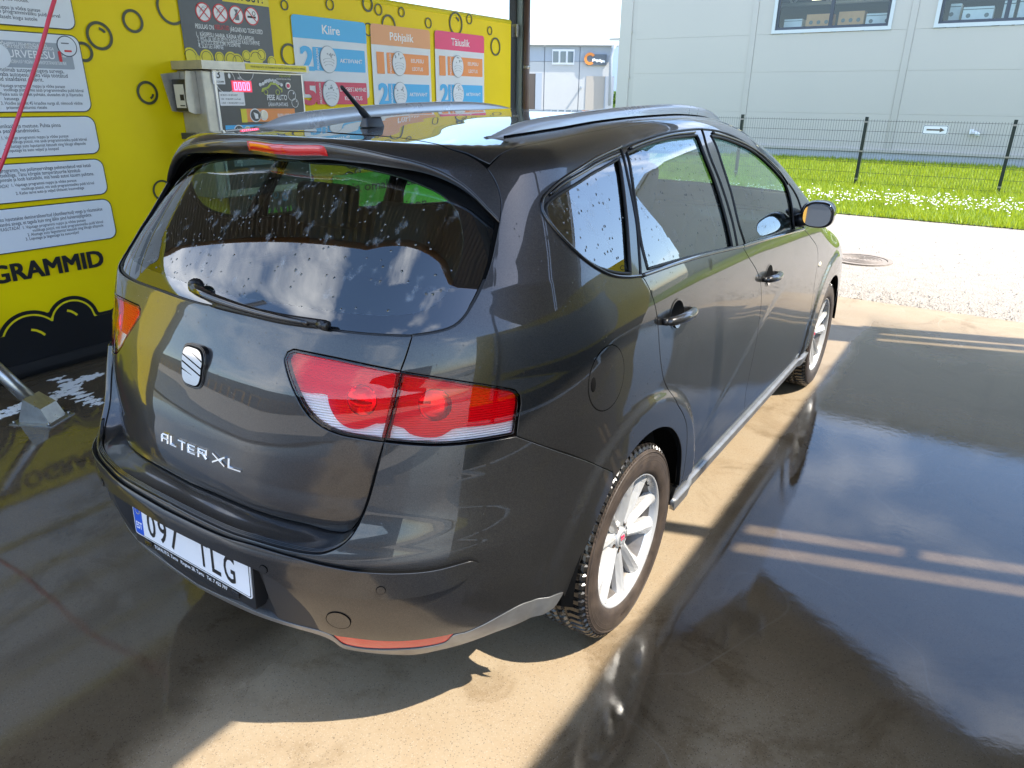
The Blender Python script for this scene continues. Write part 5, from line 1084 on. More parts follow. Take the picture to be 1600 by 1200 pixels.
for s, par in ((1, fe_), (-1, fel)):
    bm = bmesh.new(); bmesh.ops.create_uvsphere(bm, u_segments=16, v_segments=8, radius=1, matrix=Matrix.Translation((s*ind[0], ind[1], ind[2])) @ Matrix.Diagonal((.006, .030, .014, 1))); bm_obj('side_indicator', bm, mat('indicator_lens', (.75, .70, .55), .15, coat=1.) if s > 0 else bpy.data.materials['indicator_lens'], par, True)
# ---- sills
sl_loop = toparam(px3([('s', y, .352) for y in np.linspace(.325, 2.235, 60)]+[('s', y, .285) for y in np.linspace(2.225, .315, 60)]))
panel('sill', [sl_loop], 'paint', car, both=True, off=-.006, res=.02)
st_loop = toparam(px3([('s', y, .305+.006*math.sin(y*3)) for y in np.linspace(.30, 2.24, 60)]+[('s', y, .262) for y in np.linspace(2.215, .33, 60)]))
panel('sill_trim', [st_loop], 'valance', car, both=True, off=.010, res=.02, depth=.02, backm='valance', flange=False)
# ---- roof, windscreen, bonnet
rg = gapP[:iX+1]; rp_ = crom(np.array([(yg+.012-.06*(1-(x/XRL))**1.5*0+.0, x) for x in (XRL,)]+[(p[1]+.006, p[0]) for p in rg[::-1] if p[0] < XRL-.02]+[(rg[0][1]+.026, 0.)]), .012)
wst = crom(np.array([(1.40, 0.), (1.385, .25), (1.34, .45), (1.27, XRL)]), .012)
roof_loop = np.concatenate([rp_, np.array([(y, 0.) for y in np.linspace(rg[0][1]+.04, 1.388, 100)]), wst, np.array([(y, XRL) for y in np.linspace(1.255, yg+.025, 100)])])
roof = panel('roof', [roof_loop], 'paint', car, mapf=roofsurf, half=True, gap=.0015, res=.022)
wsb = crom(np.array([(2.36, 0.), (2.33, .3), (2.22, .58), (2.06, .77)]), .014)
ws_loop = np.concatenate([wst[::-1]+[.006, 0], np.array([(y, 0.) for y in np.linspace(1.42, 2.34, 60)]), wsb, crom(np.array([(1.98, .762), (1.75, .712), (1.5, .652), (1.32, .607)]), .014)])
panel('windscreen', [ws_loop], 'glass_front', car, mapf=roofsurf, half=True, gap=.004, res=.03, off=-.003, flange=False)
hd_loop = np.concatenate([wsb+[.012, 0], crom(np.array([(2.30, .805), (2.7, .785), (3.0, .72), (3.18, .55), (3.28, .3), (3.32, 0.)]), .014), np.array([(y, 0.) for y in np.linspace(3.30, 2.39, 60)])])
panel('bonnet', [hd_loop], 'paint', car, mapf=roofsurf, half=True, res=.03)
# front end: bumper wrap and headlamps
fb = [toparam(np.array([q]))[0] for q in ((.86, 2.95, .42), (.86, 2.95, .62), (.80, 3.0, .74))]
fbl = np.concatenate([crom(np.array([(fb[0][0], -.45), (fb[0][0], fb[0][1]), (fb[1][0], fb[1][1]), (fb[2][0], .0), (SMAX, .0)])*SC, .014)/SC, np.array([(SMAX, p) for p in np.linspace(-.03, -.43, 30)]), np.array([(s, -.45) for s in np.linspace(SMAX-.012, fb[0][0]+.012, 60)])])
panel('front_bumper', [fbl], 'paint', car, half=True, res=.03)
hl_loop = toparam(np.array([(.80, 3.02, .77), (.74, 3.12, .80), (.66, 3.22, .83), (.56, 3.28, .84), (.58, 3.30, .78), (.70, 3.22, .765)])); panel('headlamp', [crom(np.concatenate([hl_loop, hl_loop[:1]])*SC, .012)[:-1]/SC], 'bowl', car, both=True, off=.004, flange=False)
# ---- rear bumper
BH = 'bump'
b_seam = C([(807, 682), (840, 694), (880, 708), (916, 720), (958, 738)], BH); b_lamp = C([(600, 691), (640, 695), (680, 697), (720, 695), (760, 690), (790, 685), (807, 682)], BH)
b_in = C([(600, 691), (589, 736), (575, 786), (565, 811), (556, 828), (545, 843), (532, 854), (515, 862), (500, 866), (480, 865), (440, 857), (402, 846), (355, 831), (312, 811), (289, 799)], BH, 'end')
b_bot = C([(880, 924), (866, 929), (836, 936), (815, 943.5), (783, 960.5), (751, 977.5), (726, 988), (709, 991), (666, 999), (624, 1002.5), (580, 1001), (550, 997.5), (520, 993), (498, 984.5)], BH)
p_in = C([(394, 870), (410, 891), (434, 910), (464, 938), (484, 960), (498, 984.5)], BH); p_bot = C([(498, 984.5), (440, 968.5), (380, 946), ('w', 0., -.9235, .360)], BH, 'end'); p_top = C([(394, 870), (340, 850), (284, 824)], BH, 'end')
arch_b = arch_v(0, 124, 182, RT, BH)
cen = lambda a, b: np.array([(SMIN, p) for p in np.linspace(a, b, max(3, int(abs(b-a)/.012)))])[1:-1]
bl = join(b_lamp, b_seam, arch_b, C([('s', -.372, .305), (880, 924)], BH), b_bot, rev(p_in), p_top, cen(p_top[-1, 1], b_in[-1, 1]), rev(b_in))
rbp = panel('rear_bumper', [bl], 'paint', car, BH, half=True, res=.014)
# ledge between bumper lip and tailgate
LA = surf(b_in, BH); LB = surf(join(tail_low, tail_bot), 'body')
def resamp(P, n):
    d = np.r_[0, np.cumsum(np.linalg.norm(np.diff(P, axis=0), axis=1))]; t = np.linspace(0, d[-1], n); return np.stack([np.interp(t, d, P[:, i]) for i in range(3)], 1)
tl = surf(np.concatenate([tail_low, tail_bot[1:]]), 'body'); n = 90; A_, B_ = resamp(LA, n), resamp(tl, n); A_[-1, 0] = B_[-1, 0] = 0
nA = grad(A_, BH); nB = grad(B_, 'body')
rows_ = [A_-nA*.001, A_-nA*.010+(B_-A_)*.03, A_*.55+B_*.45-nB*.014*np.linspace(.3, 1, n)[:, None], B_-nB*.012, B_-nB*.05-np.array([0, 0, .012])]
V = np.concatenate(rows_+[r*[-1, 1, 1] for r in rows_]); Fc = []
for side in range(2):
    for r in range(len(rows_)-1):
        for i in range(n-1):
            a = (side*len(rows_)+r)*n+i; q = (a, a+1, a+n+1, a+n); Fc.append(q if side else q[::-1])
mesh_obj('bumper_ledge', V, Fc, 'paint', rbp, True)
# fine ribs of the loading-edge guard
for k in range(3):
    q = A_[25:]*(.93-.05*k)+B_[25:]*(.07+.05*k)+np.array([0, 0, .0025]); q = np.concatenate([q, (q*[-1, 1, 1])[::-1][1:]]); tube('guard_rib', q, .0018, 'black_gloss', rbp, 5)
# rub strip
s_top = C([(746, 877), (736, 874), (719, 878), (677, 888.5), (624, 893), (560, 890), (520, 884), (460, 870), (402, 853), (346, 836), (286, 809)], BH, 'end'); s_bot = C([(746, 877), (741, 886), (726, 901), (698, 916), (666, 925), (624, 931), (560, 931), (520, 926), (470, 916), (440, 905), (402, 885), (340, 857), (284, 830)], BH, 'end')
strip = panel('rub_strip', [join(s_top, cen(s_top[-1, 1], s_bot[-1, 1]), rev(s_bot))], 'paint', rbp, BH, half=True, off=.011, depth=.014, gap=.0, flange=False, res=.010)
gs_ = surf(s_bot, BH); gs_ = gs_+grad(gs_, BH)*.0005; tube('strip_groove', np.concatenate([gs_, (gs_*[-1, 1, 1])[::-1][1:]]), .0022, 'gap', rbp, 5)
for (x, y) in ((417, 884.5), (596, 917)):
    o_, r_, u_, n_ = frame_at((x, y), BH, .0112)
    for sx in (1, -1):
        m3 = np.array([sx, 1, 1]); f3 = (o_*m3, r_*m3*sx, u_*m3, n_*m3); ring('sensor_groove', 0, 0, .0098, .0112, f3, 0, .0012, 'gap', strip, 24); prism('parking_sensor', circ(0, 0, .0098, 24), f3, .0004, .0022, 'paint', strip)
o_, r_, u_, n_ = frame_at((529, 969), BH, .0)
ring('cover_groove', 0, 0, .0290, .0305, (o_, r_, u_, n_), -.004, .0016, 'gap', rbp, 40); prism('tow_eye_cover', circ(0, 0, .0288, 36), (o_, r_, u_, n_), -.004, .0018, 'paint', rbp)
# number plate bay: dark recessed insert
panel('plate_bay', [join(p_in, p_bot, cen(p_bot[-1, 1], p_top[-1, 1]), rev(p_top))], 'plastic', rbp, BH, half=True, off=-.001, depth=.02, gap=.0, flange=False, bulge=lambda P: -.040*sst(.335, .285, P[:, 0])*sst(.375, .415, P[:, 2]))
# lower valance, reflectors
v_top = C([(880, 925), (866, 930), (836, 937), (815, 944.5), (783, 961.5), (751, 978.5), (726, 989), (709, 992.5), (696, 1004), (666, 1011.5), (624, 1015), (560, 1013), (536, 1007), (527, 1000), (520, 994), (500, 986), (440, 970), (380, 947), ('w', 0., -.923, .358)], BH, 'end')
v_bot = C([(878, 930), (866, 948), (853, 957.5), (815, 971.5), (772, 988), (719, 1007), (687, 1015), (645, 1022.5), (620, 1022.5), (570, 1018.5), (536, 1012), (520, 1001), (500, 992), (440, 974.5), (380, 952), ('w', 0., -.917, .338)], BH, 'end')
panel('lower_valance', [join(v_top, cen(v_top[-1, 1], v_bot[-1, 1]), rev(v_bot))], 'valance', rbp, BH, half=True, depth=.03, off=.0015, gap=.001, flange=False, res=.012, backm='plastic')
r_loop = C([(709, 991), (666, 999), (624, 1003), (580, 1001.5), (550, 998), (521, 994), (528, 1001), (536, 1006.5), (560, 1012), (624, 1014), (666, 1010.5), (696, 1003.5), (709, 991)], BH)
panel('reflector', [r_loop[:-1]], 'red_solid', rbp, BH, both=True, off=-.002, gap=.0006, flange=False, res=.008)
# ---- tailgate
tg = panel('tailgate', [join(tail_seam, lamp_in, tail_low, tail_bot, cen(tail_bot[-1, 1], glass_bot[-1, 1]), rev(glass_bot))], 'paint', car, half=True, gap=.0028)
GH = 'tail'
g_side = C([(781, 345), (773, 386), (768, 408), (756, 442), (740, 474), (724, 498), (710, 510), (692, 517), (666, 522), (644, 525)], GH); g_bot = C([(644, 525), (590, 523), (520, 516), (430, 500), (330, 478)], GH, 'end')
g_top = C([(781, 345), (764, 322), (735, 296), (700, 273), (660, 257), (600, 242), (520, 229), (444, 222)], GH, 'end')
inner = C([(716, 330), (724, 372), (716, 418), (694, 462), (664, 484), (610, 492), (540, 488), (440, 474), (345, 457)], GH, 'end'); inner_t = C([(716, 330), (694, 306), (650, 284), (600, 268), (540, 256), (452, 247)], GH, 'end')
panel('glass_border', [join(g_side, g_bot, cen(g_bot[-1, 1], inner[-1, 1]), rev(inner), inner_t, cen(inner_t[-1, 1], g_top[-1, 1]), rev(g_top))], 'frit', tg, GH, half=True, gap=.0, off=-.003, flange=False, depth=.006, res=.014)
panel('rear_glass', [join(inner, cen(inner[-1, 1], inner_t[-1, 1]), rev(inner_t))], 'glass_tail', tg, GH, half=True, gap=-.0004, off=-.0032, flange=False, depth=.0005, res=.018)
# dark gap filler round the glass
gs3 = surf(g_side, GH); gn3 = grad(gs3, GH)
for s in (1, -1): tube('glass_seal', (gs3-gn3*.004)*[s, 1, 1], .0062, 'rubber', tg, 6)
gb3 = surf(g_bot, GH); gb3 = gb3-grad(gb3, GH)*.004; tube('glass_seal', np.concatenate([gb3, (gb3*[-1, 1, 1])[::-1][1:]]), .0045, 'rubber', tg, 6)
# spoiler
lip = C([(781, 345), (760, 323), (730, 293), (700, 273.5), (660, 256), (620, 245.5), (560, 232), (503, 222.5), ('w', 0., -.488, 1.4905)], 'body', 'end')
rgap = C([('w', *p) for p in gapP[::-1]]+[('w', 0., gapP[0][1]+.022, 1.502)], 'body', 'end')
sp = panel('spoiler', [join(lip, cen(lip[-1, 1], rgap[-1, 1]), rev(rgap))], 'paint', tg, half=True, gap=.0020, res=.014)
lp = surf(lip, 'body'); ln_ = grad(lp, 'body'); hh = np.interp(lp[:, 0], [0, .2, .45, .62, .66], [.044, .040, .022, .010, .004])[:, None]
rows_ = [lp-ln_*.0016, lp+np.array([0, -.003, -.004]), lp+np.array([0, .000, 0])+hh*np.array([[0, .10, -.55]]), lp+hh*np.array([[0, .25, -1.]]), lp+hh*np.array([[0, .9, -1.1]]), lp+hh*np.array([[0, 2.2, -.9]])]
n = len(lp); V = np.concatenate(rows_+[r*[-1, 1, 1] for r in rows_]); Fc = []
for side in range(2):
    for r in range(len(rows_)-1):
        for i in range(n-1): a = (side*len(rows_)+r)*n+i; q = (a, a+1, a+n+1, a+n); Fc.append(q[::-1] if not side else q)
sf = mesh_obj('spoiler_lip', V, Fc, 'paint', sp, True)
# third brake light in the lip
bl_ = []
m_ = lp[:, 0] < .160; q = lp[m_]; hq = hh[m_]; xx = q[:, 0]; k_ = np.clip((.160-xx)/.02, 0.15, 1)[:, None]
rws = [q+hq*np.array([[0, .02, -.16]])*1+np.array([0, -.002, 0]), q+hq*np.array([[0, .05, -.22]])+np.array([0, -.008, 0])*k_, q+hq*np.array([[0, .16, -.72]])+np.array([0, -.008, 0])*k_, q+hq*np.array([[0, .18, -.80]])+np.array([0, -.001, 0])]
n = len(q); V = np.concatenate(rws+[r*[-1, 1, 1] for r in rws]); Fc = []
for side in range(2):
    for r in range(3):
        for i in range(n-1): a = (side*4+r)*n+i; f = (a, a+1, a+n+1, a+n); Fc.append(f[::-1] if not side else f)
    e = side*4*n; Fc.append((e, e+n, e+2*n, e+3*n))
mesh_obj('brake_light', V, Fc, 'red_solid', sp, True)
# ---- rear lamps
def inset(loop, d):
    P = loop*SC; a = np.roll(P, 1, 0); b = np.roll(P, -1, 0); t = b-a; t /= np.maximum(np.linalg.norm(t, axis=1), 1e-9)[:, None]; nrm = np.stack([-t[:, 1], t[:, 0]], 1)
    ar = (P[:, 0]*np.roll(P[:, 1], -1)-np.roll(P[:, 0], -1)*P[:, 1]).sum(); Q = P+nrm*d*(1 if ar > 0 else -1)
    # drop points that came closer to the outline than d (sharp corners)
    D = np.sqrt(((Q[:, None]-P[None])**2).sum(-1)).min(1); Q = Q[D > d*.93]
    keep = [0]
    for i in range(1, len(Q)):
        if np.linalg.norm(Q[i]-Q[keep[-1]]) > .003: keep.append(i)
    return Q[keep]/SC
def lamp2(loop, div_px, nm, parents, disc_px, disc_r):
    ins = inset(loop, .009); div = C(div_px)          # dividing line runs from one side of the inset to the other
    P = ins*SC; i0 = int(np.argmin(((P-div[0]*SC)**2).sum(1))); i1 = int(np.argmin(((P-div[-1]*SC)**2).sum(1)))
    def arc(a, b): return ins[a:b+1] if a <= b else np.concatenate([ins[a:], ins[:b+1]])
    A1, A2 = arc(i1, i0), arc(i0, i1)
    L1 = join(div[1:-1], A1); L2 = join(rev(div[1:-1]), A2)
    up, lowr = (L1, L2) if L1[:, 1].mean() > L2[:, 1].mean() else (L2, L1)
    o_, r_, u_, n_ = frame_at(disc_px)
    for s, par in zip((1, -1), parents):
        left = s < 0; m3 = np.array([s, 1, 1]); B = np.array([r_*m3*s, u_*m3, n_*m3])
        base = panel(nm, [loop], 'reflector', par, off=-.016, gap=.003, flange=False, depth=.001, left=left, res=.012)
        panel('lens_rim', [loop, ins], 'lens_rim', base, off=-.0008, gap=.0024, depth=.010, flange=False, left=left, res=.008, backm='lens_rim')
        panel('red_lens', [up], 'lens_red', base, off=-.0010, gap=0, depth=.0003, flange=False, left=left, res=.010, backm='lens_red')
        panel('clear_lens', [lowr], 'lens_clear', base, off=-.0010, gap=0, depth=.0003, flange=False, left=left, res=.010, backm='lens_clear')
        bm = bmesh.new(); bmesh.ops.create_uvsphere(bm, u_segments=28, v_segments=14, radius=1, matrix=Matrix.Translation(Vector((o_-n_*.020)*m3)) @ Matrix(np.array(B).T.tolist()).to_4x4() @ Matrix.Diagonal((disc_r*.62, disc_r*.62, .010, 1))); bm_obj('reflector_bowl', bm, 'bowl', base, True)
        bm = bmesh.new(); bmesh.ops.create_uvsphere(bm, u_segments=16, v_segments=10, radius=.011, matrix=Matrix.Translation(Vector((o_-n_*.014)*m3))); bm_obj('bulb', bm, 'lens_red', base, True)
inner_loop = join(lamp_in, C([(600, 691), (613, 640), (626, 580)]))
outer_loop = join(lamp_top, lamp_bot, C([(600, 691), (613, 640), (626, 580)]))
lamp2(inner_loop, [(460, 609), (480, 613), (512, 617.5), (514, 630), (520, 645), (531, 660), (545, 668), (560, 670), (575, 666), (588, 661), (606, 663)], 'inner_lamp', (tg, tg), (561, 627), .060)
lamp2(outer_loop, [(608, 664), (620, 666), (631, 669), (640, 677), (655, 682), (672, 683.5), (690, 681), (706, 671), (722, 668), (760, 664), (790, 659), (812, 653)], 'outer_lamp', (qp, qpl), (680, 636), .063)
print('panels', len(bpy.data.objects))
# ================================================================== THE CAR: glass, trim and fittings
def G(pts, hull='body'): return C(pts, hull)
q_glass = G([(968, 247), (944, 261), (920, 275), (880, 300), (862, 313), (854, 323), (856, 336), (872, 362), (900, 392), (932, 415), (950, 422), (968, 426), (987, 426.5)]); q_edge = G([(987, 426.5), (980, 328), (973, 270), (968, 247)])
r_glass = G([(981, 238), (1010, 225), (1050, 214), (1090, 210)]); r_b = G([(1090, 210), (1100, 234), (1120, 286), (1136, 340), (1146, 386)]); r_c = G([(1146, 386), (1080, 401), (1014, 420)]); r_d = G([(1014, 420), (1004, 380), (996, 324), (988, 270), (981, 238)])
f_a = G([(1112, 211), (1130, 214.5), (1154, 223), (1176, 234), (1196, 250), (1214, 268), (1228, 286), (1235, 304), (1239, 324), (1241, 346), (1243, 358.5)]); f_b = G([(1243, 358.5), (1210, 370), (1166, 382.5)]); f_c = G([(1166, 382.5), (1156, 350), (1144, 300), (1128, 250), (1112, 211)])
QG, RG_, FG = join(q_glass, q_edge), join(r_glass, r_b, r_c, r_d), join(f_a, f_b, f_c)
cpil = G([(970, 230), (980, 262), (990, 310), (997, 350), (1001, 400), (1003, 431)]); bpil = G([(1097, 200.5), (1107, 232), (1127, 284), (1144, 338), (1154, 386.5)])
kk = int(np.argmin(((dlo_top-bpil[0])**2).sum(1)))
kb = int(np.argmin(((belt1-bpil[-1])**2).sum(1))) if ((belt1-bpil[-1])**2).sum(1).min() < ((belt2-bpil[-1])**2).sum(1).min() else len(belt1)-1
fr_q = join(dlo_rear, cpil); fr_r = join(rev(cpil), dlo_top[:kk+1], bpil, rev(belt1[:kb+1])); fr_f = join(dlo_top[kk:], dlo_front, rev(belt2), rev(belt1[kb:]), rev(bpil))
MT['frame_gloss'] = mat('door_frame_black', (.010, .011, .012), .18, 0, .7, .03)
for nm, lp_, gl, gm, pr in (('quarter_window_frame', fr_q, QG, 'glass_rear', (qp, qpl)), ('rear_window_frame', fr_r, RG_, 'glass_rear', (rd, rdl)), ('front_window_frame', fr_f, FG, 'glass_front', (fd, fdl))):
    for s, par in zip((False, True), pr):
        fr_o = panel(nm, [lp_, gl], 'frame_gloss', par, off=-.004, gap=.0025, depth=.012, flange=False, left=s, res=.012)
        panel('window_glass', [gl], gm, fr_o, off=-.0105, gap=-.004, depth=.0004, flange=False, left=s, res=.022)
        sg_ = surf(gl, 'body'); sn_ = grad(sg_, 'body'); m3 = np.array([-1 if s else 1, 1, 1])
        tube('glass_seal', ((sg_-sn_*.0045))*m3, .0048, 'rubber', fr_o, 6, True)
        so_ = surf(lp_, 'body'); on_ = grad(so_, 'body'); tube('frame_seal', (so_-on_*.004)*m3, .0042, 'rubber', fr_o, 6, True)
# glossy inner strips that catch the sky along the tops of the frames
for cpx, pr in (([(968, 240), (940, 252), (905, 272), (878, 288), (860, 303)], (qp, qpl)), ([(985, 231), (1010, 221), (1050, 210), (1086, 206)], (rd, rdl)), ([(1114, 206.5), (1140, 214), (1170, 227), (1196, 245), (1216, 265), (1232, 287)], (fd, fdl))):
    P_ = surf(C(cpx), 'body'); P_ = P_+grad(P_, 'body')*-.0015
    for s, par in zip((1, -1), pr): tube('frame_strip', P_*[s, 1, 1], .0048, 'black_gloss', par, 8)
# belt mouldings
for cv, pr in ((np.concatenate([belt1]), (rd, rdl)), (belt2, (fd, fdl))):
    P_ = surf(cv, 'body'); P_ = P_+grad(P_, 'body')*.001
    for s, par in zip((1, -1), pr): tube('belt_moulding', P_*[s, 1, 1], .0062, mat('belt_trim', (.05, .055, .06), .12, .6, 1.) if 'belt_trim' not in bpy.data.materials else bpy.data.materials['belt_trim'], par, 8)
P_ = surf(dlo_rear, 'body'); P_ = P_+grad(P_, 'body')*.0012
for s, par in ((1, qp), (-1, qpl)): tube('window_moulding', P_*[s, 1, 1], .0045, 'black_gloss', par, 8)
# ---- door handles
def handle(bar_px, cup_px, par):
    o_, r_, u_, n_ = frame_at(cup_px); a = px3([bar_px[0]])[0]; b = px3([bar_px[1]])[0]; na = n_
    for s, pp in zip((1, -1), par):
        m3 = np.array([s, 1, 1]); B = [r_*m3*s, u_*m3, n_*m3]
        # recessed bowl: a dark dished disc
        V = []; Fc = []; R0 = .037
        for k, (rr_, dz) in enumerate(((1.0, .0012), (.9, .0016), (.75, .0014), (.4, .0012))):
            for j in range(32): an = 2*math.pi*j/32; V.append((o_+r_*R0*rr_*math.cos(an)*1.5+u_*R0*1.25*rr_*math.sin(an)+n_*dz)*m3)
        for k in range(3):
            for j in range(32): q = (k*32+j, k*32+(j+1) % 32, (k+1)*32+(j+1) % 32, (k+1)*32+j); Fc.append(q if s > 0 else q[::-1])
        Fc.append(tuple(range(96, 128)) if s > 0 else tuple(range(96, 128))[::-1])
        mi = [0]*32+[1]*(len(Fc)-32)
        cup = mesh_obj('handle_bowl', V, Fc, ['paint', 'gap'], pp, True, mi)
        ring('bowl_chrome', 0, -.004, .020, .030, ((o_+n_*.002)*m3, *B), 0, .0015, 'chrome', cup, 20, math.pi*1.12, math.pi*1.88, 1.25)  # chrome lower half of the handle cup
        d = b-a; P_ = []; rad = []
        for t in np.linspace(0, 1, 15):
            lift = .012+.022*math.sin(math.pi*min(max(t, .0), 1))**.6; P_.append((a+d*t+na*lift)*m3); rad.append(.0125+.003*math.sin(math.pi*t)-(.004 if t in (0., 1.) else 0))
        V, Fc = tube_geom(P_, rad, 14); V = np.array(V); 
        mesh_obj('door_handle', V, Fc, 'paint', pp, True)
        for e in (a, b): tube('handle_foot', [(e+na*.001)*m3, (e+na*.016)*m3], .010, 'rubber', pp, 10)
handle(((1036, 503), (1077, 484)), (1058, 491), (rd, rdl)); handle(((1192, 437), (1212, 427)), (1201.5, 430), (fd, fdl))
# ---- door mirror (right, and its twin on the left)
def rounded_shell(cx, axes, ex, ey, ez, p=2.6, nu=36, nv=18, cut=None):
    V = []; Fc = []
    for j in range(nv+1):
        ph = -math.pi/2+math.pi*j/nv
        for i in range(nu):
            th = 2*math.pi*i/nu; f = lambda v: math.copysign(abs(v)**(2/p), v)
            x = axes[0]*f(math.cos(ph))*f(math.cos(th)); y = axes[1]*f(math.cos(ph))*f(math.sin(th)); z = axes[2]*f(math.sin(ph))
            V.append(np.array(cx)+ex*x+ey*y+ez*z)
    for j in range(nv):
        for i in range(nu): Fc.append((j*nu+i, j*nu+(i+1) % nu, (j+1)*nu+(i+1) % nu, (j+1)*nu+i))
    return V, Fc
mc = np.array(onY(1277.5, 336.5, 1.60)); sz = np.linalg.norm(np.array(onY(1304, 336, 1.60))-np.array(onY(1251, 336, 1.60)))/2
for s in (1, -1):
    m3 = np.array([s, 1, 1]); mr_ = None
    ex = np.array([math.cos(.10), math.sin(.10), 0])*1.; ez = np.array([0, 0, 1.]); ey = np.cross(ez, ex)      # ey points forward
    V, Fc = rounded_shell(mc+ey*.05, (sz*.98, .085, sz*.84), ex, ey, ez, 2.7); V = np.array(V)
    # flatten the rear face
    dd = (V-mc)@ey; V = V-np.outer(np.minimum(dd+.002, 0), ey)
    mir = mesh_obj('door_mirror', V*m3, Fc if s > 0 else [f[::-1] for f in Fc], 'black_gloss', fd if s > 0 else fdl, True)
    pl = [(sz*.80*math.copysign(abs(math.cos(a))**.75, math.cos(a))-.002, sz*.66*math.copysign(abs(math.sin(a))**.75, math.sin(a))) for a in np.linspace(0, 2*math.pi, 49)[:-1]]
    tz = (ez+ey*.075)/np.linalg.norm(ez+ey*.075); tn_ = np.cross(ex, tz); tn_ = -np.cross(tz, ex) if tn_@ey > 0 else tn_
    prism('mirror_glass', pl, (((mc-ey*.012)*m3), ex*m3, tz*m3, tn_*m3), 0, .003, 'mirror', mir)
    arm = [mc+ey*.05-ex*sz*.7-ez*.025, mc+ey*.06-ex*sz*1.15-ez*.035, np.array([.835, 1.70, mc[2]-.045])]
    tube('mirror_arm', [p*m3 for p in arm], [.030, .028, .034], 'plastic_smooth', mir, 12)
    V2, F2 = rounded_shell(np.array([.842, 1.74, mc[2]-.02]), (.012, .075, .055), np.array([1., 0, -.25]), np.array([0, 1., 0]), np.array([.25, 0, 1.]), 2.4, 24, 12)
    mesh_obj('mirror_sail', np.array(V2)*m3, F2 if s > 0 else [f[::-1] for f in F2], 'plastic_smooth', mir, True)
# ---- roof rails
for s in (1, -1):
    st = [(-.215, 1.487), (-.19, 1.500), (-.15, 1.516), (-.10, 1.530), (0., 1.544), (.18, 1.556), (.4, 1.568), (.62, 1.576), (.95, 1.580), (1.2, 1.567), (1.36, 1.542), (1.47, 1.512), (1.52, 1.49)]
    S = crom(np.array(st), .03); XS = np.interp(S[:, 0], [-.22, .1, .6, 1.2, 1.55], [.462, .488, .505, .505, .49]); base = roofsurf(np.stack([S[:, 0], XS], 1))[:, 2]; V = []; n = len(S)
    for i, (y, zt) in enumerate(S):
        zt = max(zt, base[i]+.004); t = min(i/3., (n-1-i)/3., 1.); w = .008+.013*min(1, t); x0 = XS[i]; zb_ = base[i]-.004
        sec = [(-w, zb_), (-w*.92, zb_+(zt-zb_)*.75), (-w*.55, zt-.002), (0, zt), (w*.6, zt-.003), (w*.95, zb_+(zt-zb_)*.70), (w*1.05, zb_)]
        V += [(s*(x0+a), y, b) for a, b in sec]
    Fc = [(7*i+k, 7*i+k+1, 7*i+8+k, 7*i+7+k) for i in range(n-1) for k in range(6)]+[tuple(range(7)), tuple(7*(n-1)+k for k in range(7))]
    o = mesh_obj('roof_rail', V, Fc if s < 0 else [f[::-1] for f in Fc], 'alu', roof, True)
    P_ = np.array([(s*(float(np.interp(y, S[:, 0], XS))+.0225), y, roofsurf(np.array([[y, float(np.interp(y, S[:, 0], XS))+.0225]]))[0, 2]+.001) for y in np.linspace(-.17, 1.45, 50)]); tube('rail_gasket', P_, .0035, 'gap', o, 6)
# roof joint line behind the rail
# ---- antenna
ab = np.array(onX(577, 196, 0.)); ab[2] = roofsurf(np.array([[ab[1], 0.]]))[0, 2]; tipp = np.array(onX(532.5, 134, 0.)); b0 = np.array(onX(574, 184, 0.))
bm = bmesh.new(); bmesh.ops.create_cube(bm, size=1, matrix=Matrix.Translation((0, ab[1]+.012, ab[2]+.014)) @ Matrix.Diagonal((.036, .075, .030, 1)))
for v in bm.verts:
    if v.co.z > ab[2]+.015: v.co.x *= .6; v.co.y = ab[1]+.012+(v.co.y-ab[1]-.012)*.8
an = bm_obj('antenna', bm, 'plastic_smooth', roof, True, .005, 3)
tube('antenna_rod', [b0+(tipp-b0)*t for t in (-.10, .0, .25, .28, .6, .97, 1.)], [.013, .011, .0095, .0075, .0062, .0052, .002], 'plastic_smooth', an, 12)
# ---- rear wiper
GL = lambda x, y, o: (lambda P: P[0]+grad(P, 'tail')[0]*o)(px3([(x, y)], 'tail'))
wp_ = [GL(x, y, o) for x, y, o in ((313, 455, .020), (330, 466, .034), (352, 476, .034), (400, 491, .028), (450, 503, .024), (490, 510, .020))]
wa = tube('wiper_arm', crom(np.array(wp_), .015), np.interp(np.linspace(0, 1, len(crom(np.array(wp_), .015))), [0, .15, .5, 1], [.015, .013, .010, .007]), 'black_gloss', tg, 12)
V, Fc = rounded_shell(GL(314, 451, .016), (.019, .019, .019), np.array([1., 0, 0]), np.array([0, 1., 0]), np.array([0, 0, 1.]), 2.2, 20, 12); mesh_obj('wiper_pivot', V, Fc, 'plastic_smooth', wa, True)
bl2 = crom(np.array([GL(x, y, .010) for x, y in ((340, 479), (400, 494), (450, 505), (517, 513.5))]), .02); tube('wiper_blade', bl2, .0075, 'rubber', wa, 8)
bl3 = crom(np.array([GL(x, y, .020) for x, y in ((345, 474), (400, 489), (450, 500.5), (516, 510.5))]), .02); tube('blade_spine', bl3, .0085, 'plastic_smooth', wa, 8)
tube('blade_end', [GL(505, 511, .018), GL(519, 513.5, .016)], .0115, 'plastic_smooth', wa, 10)
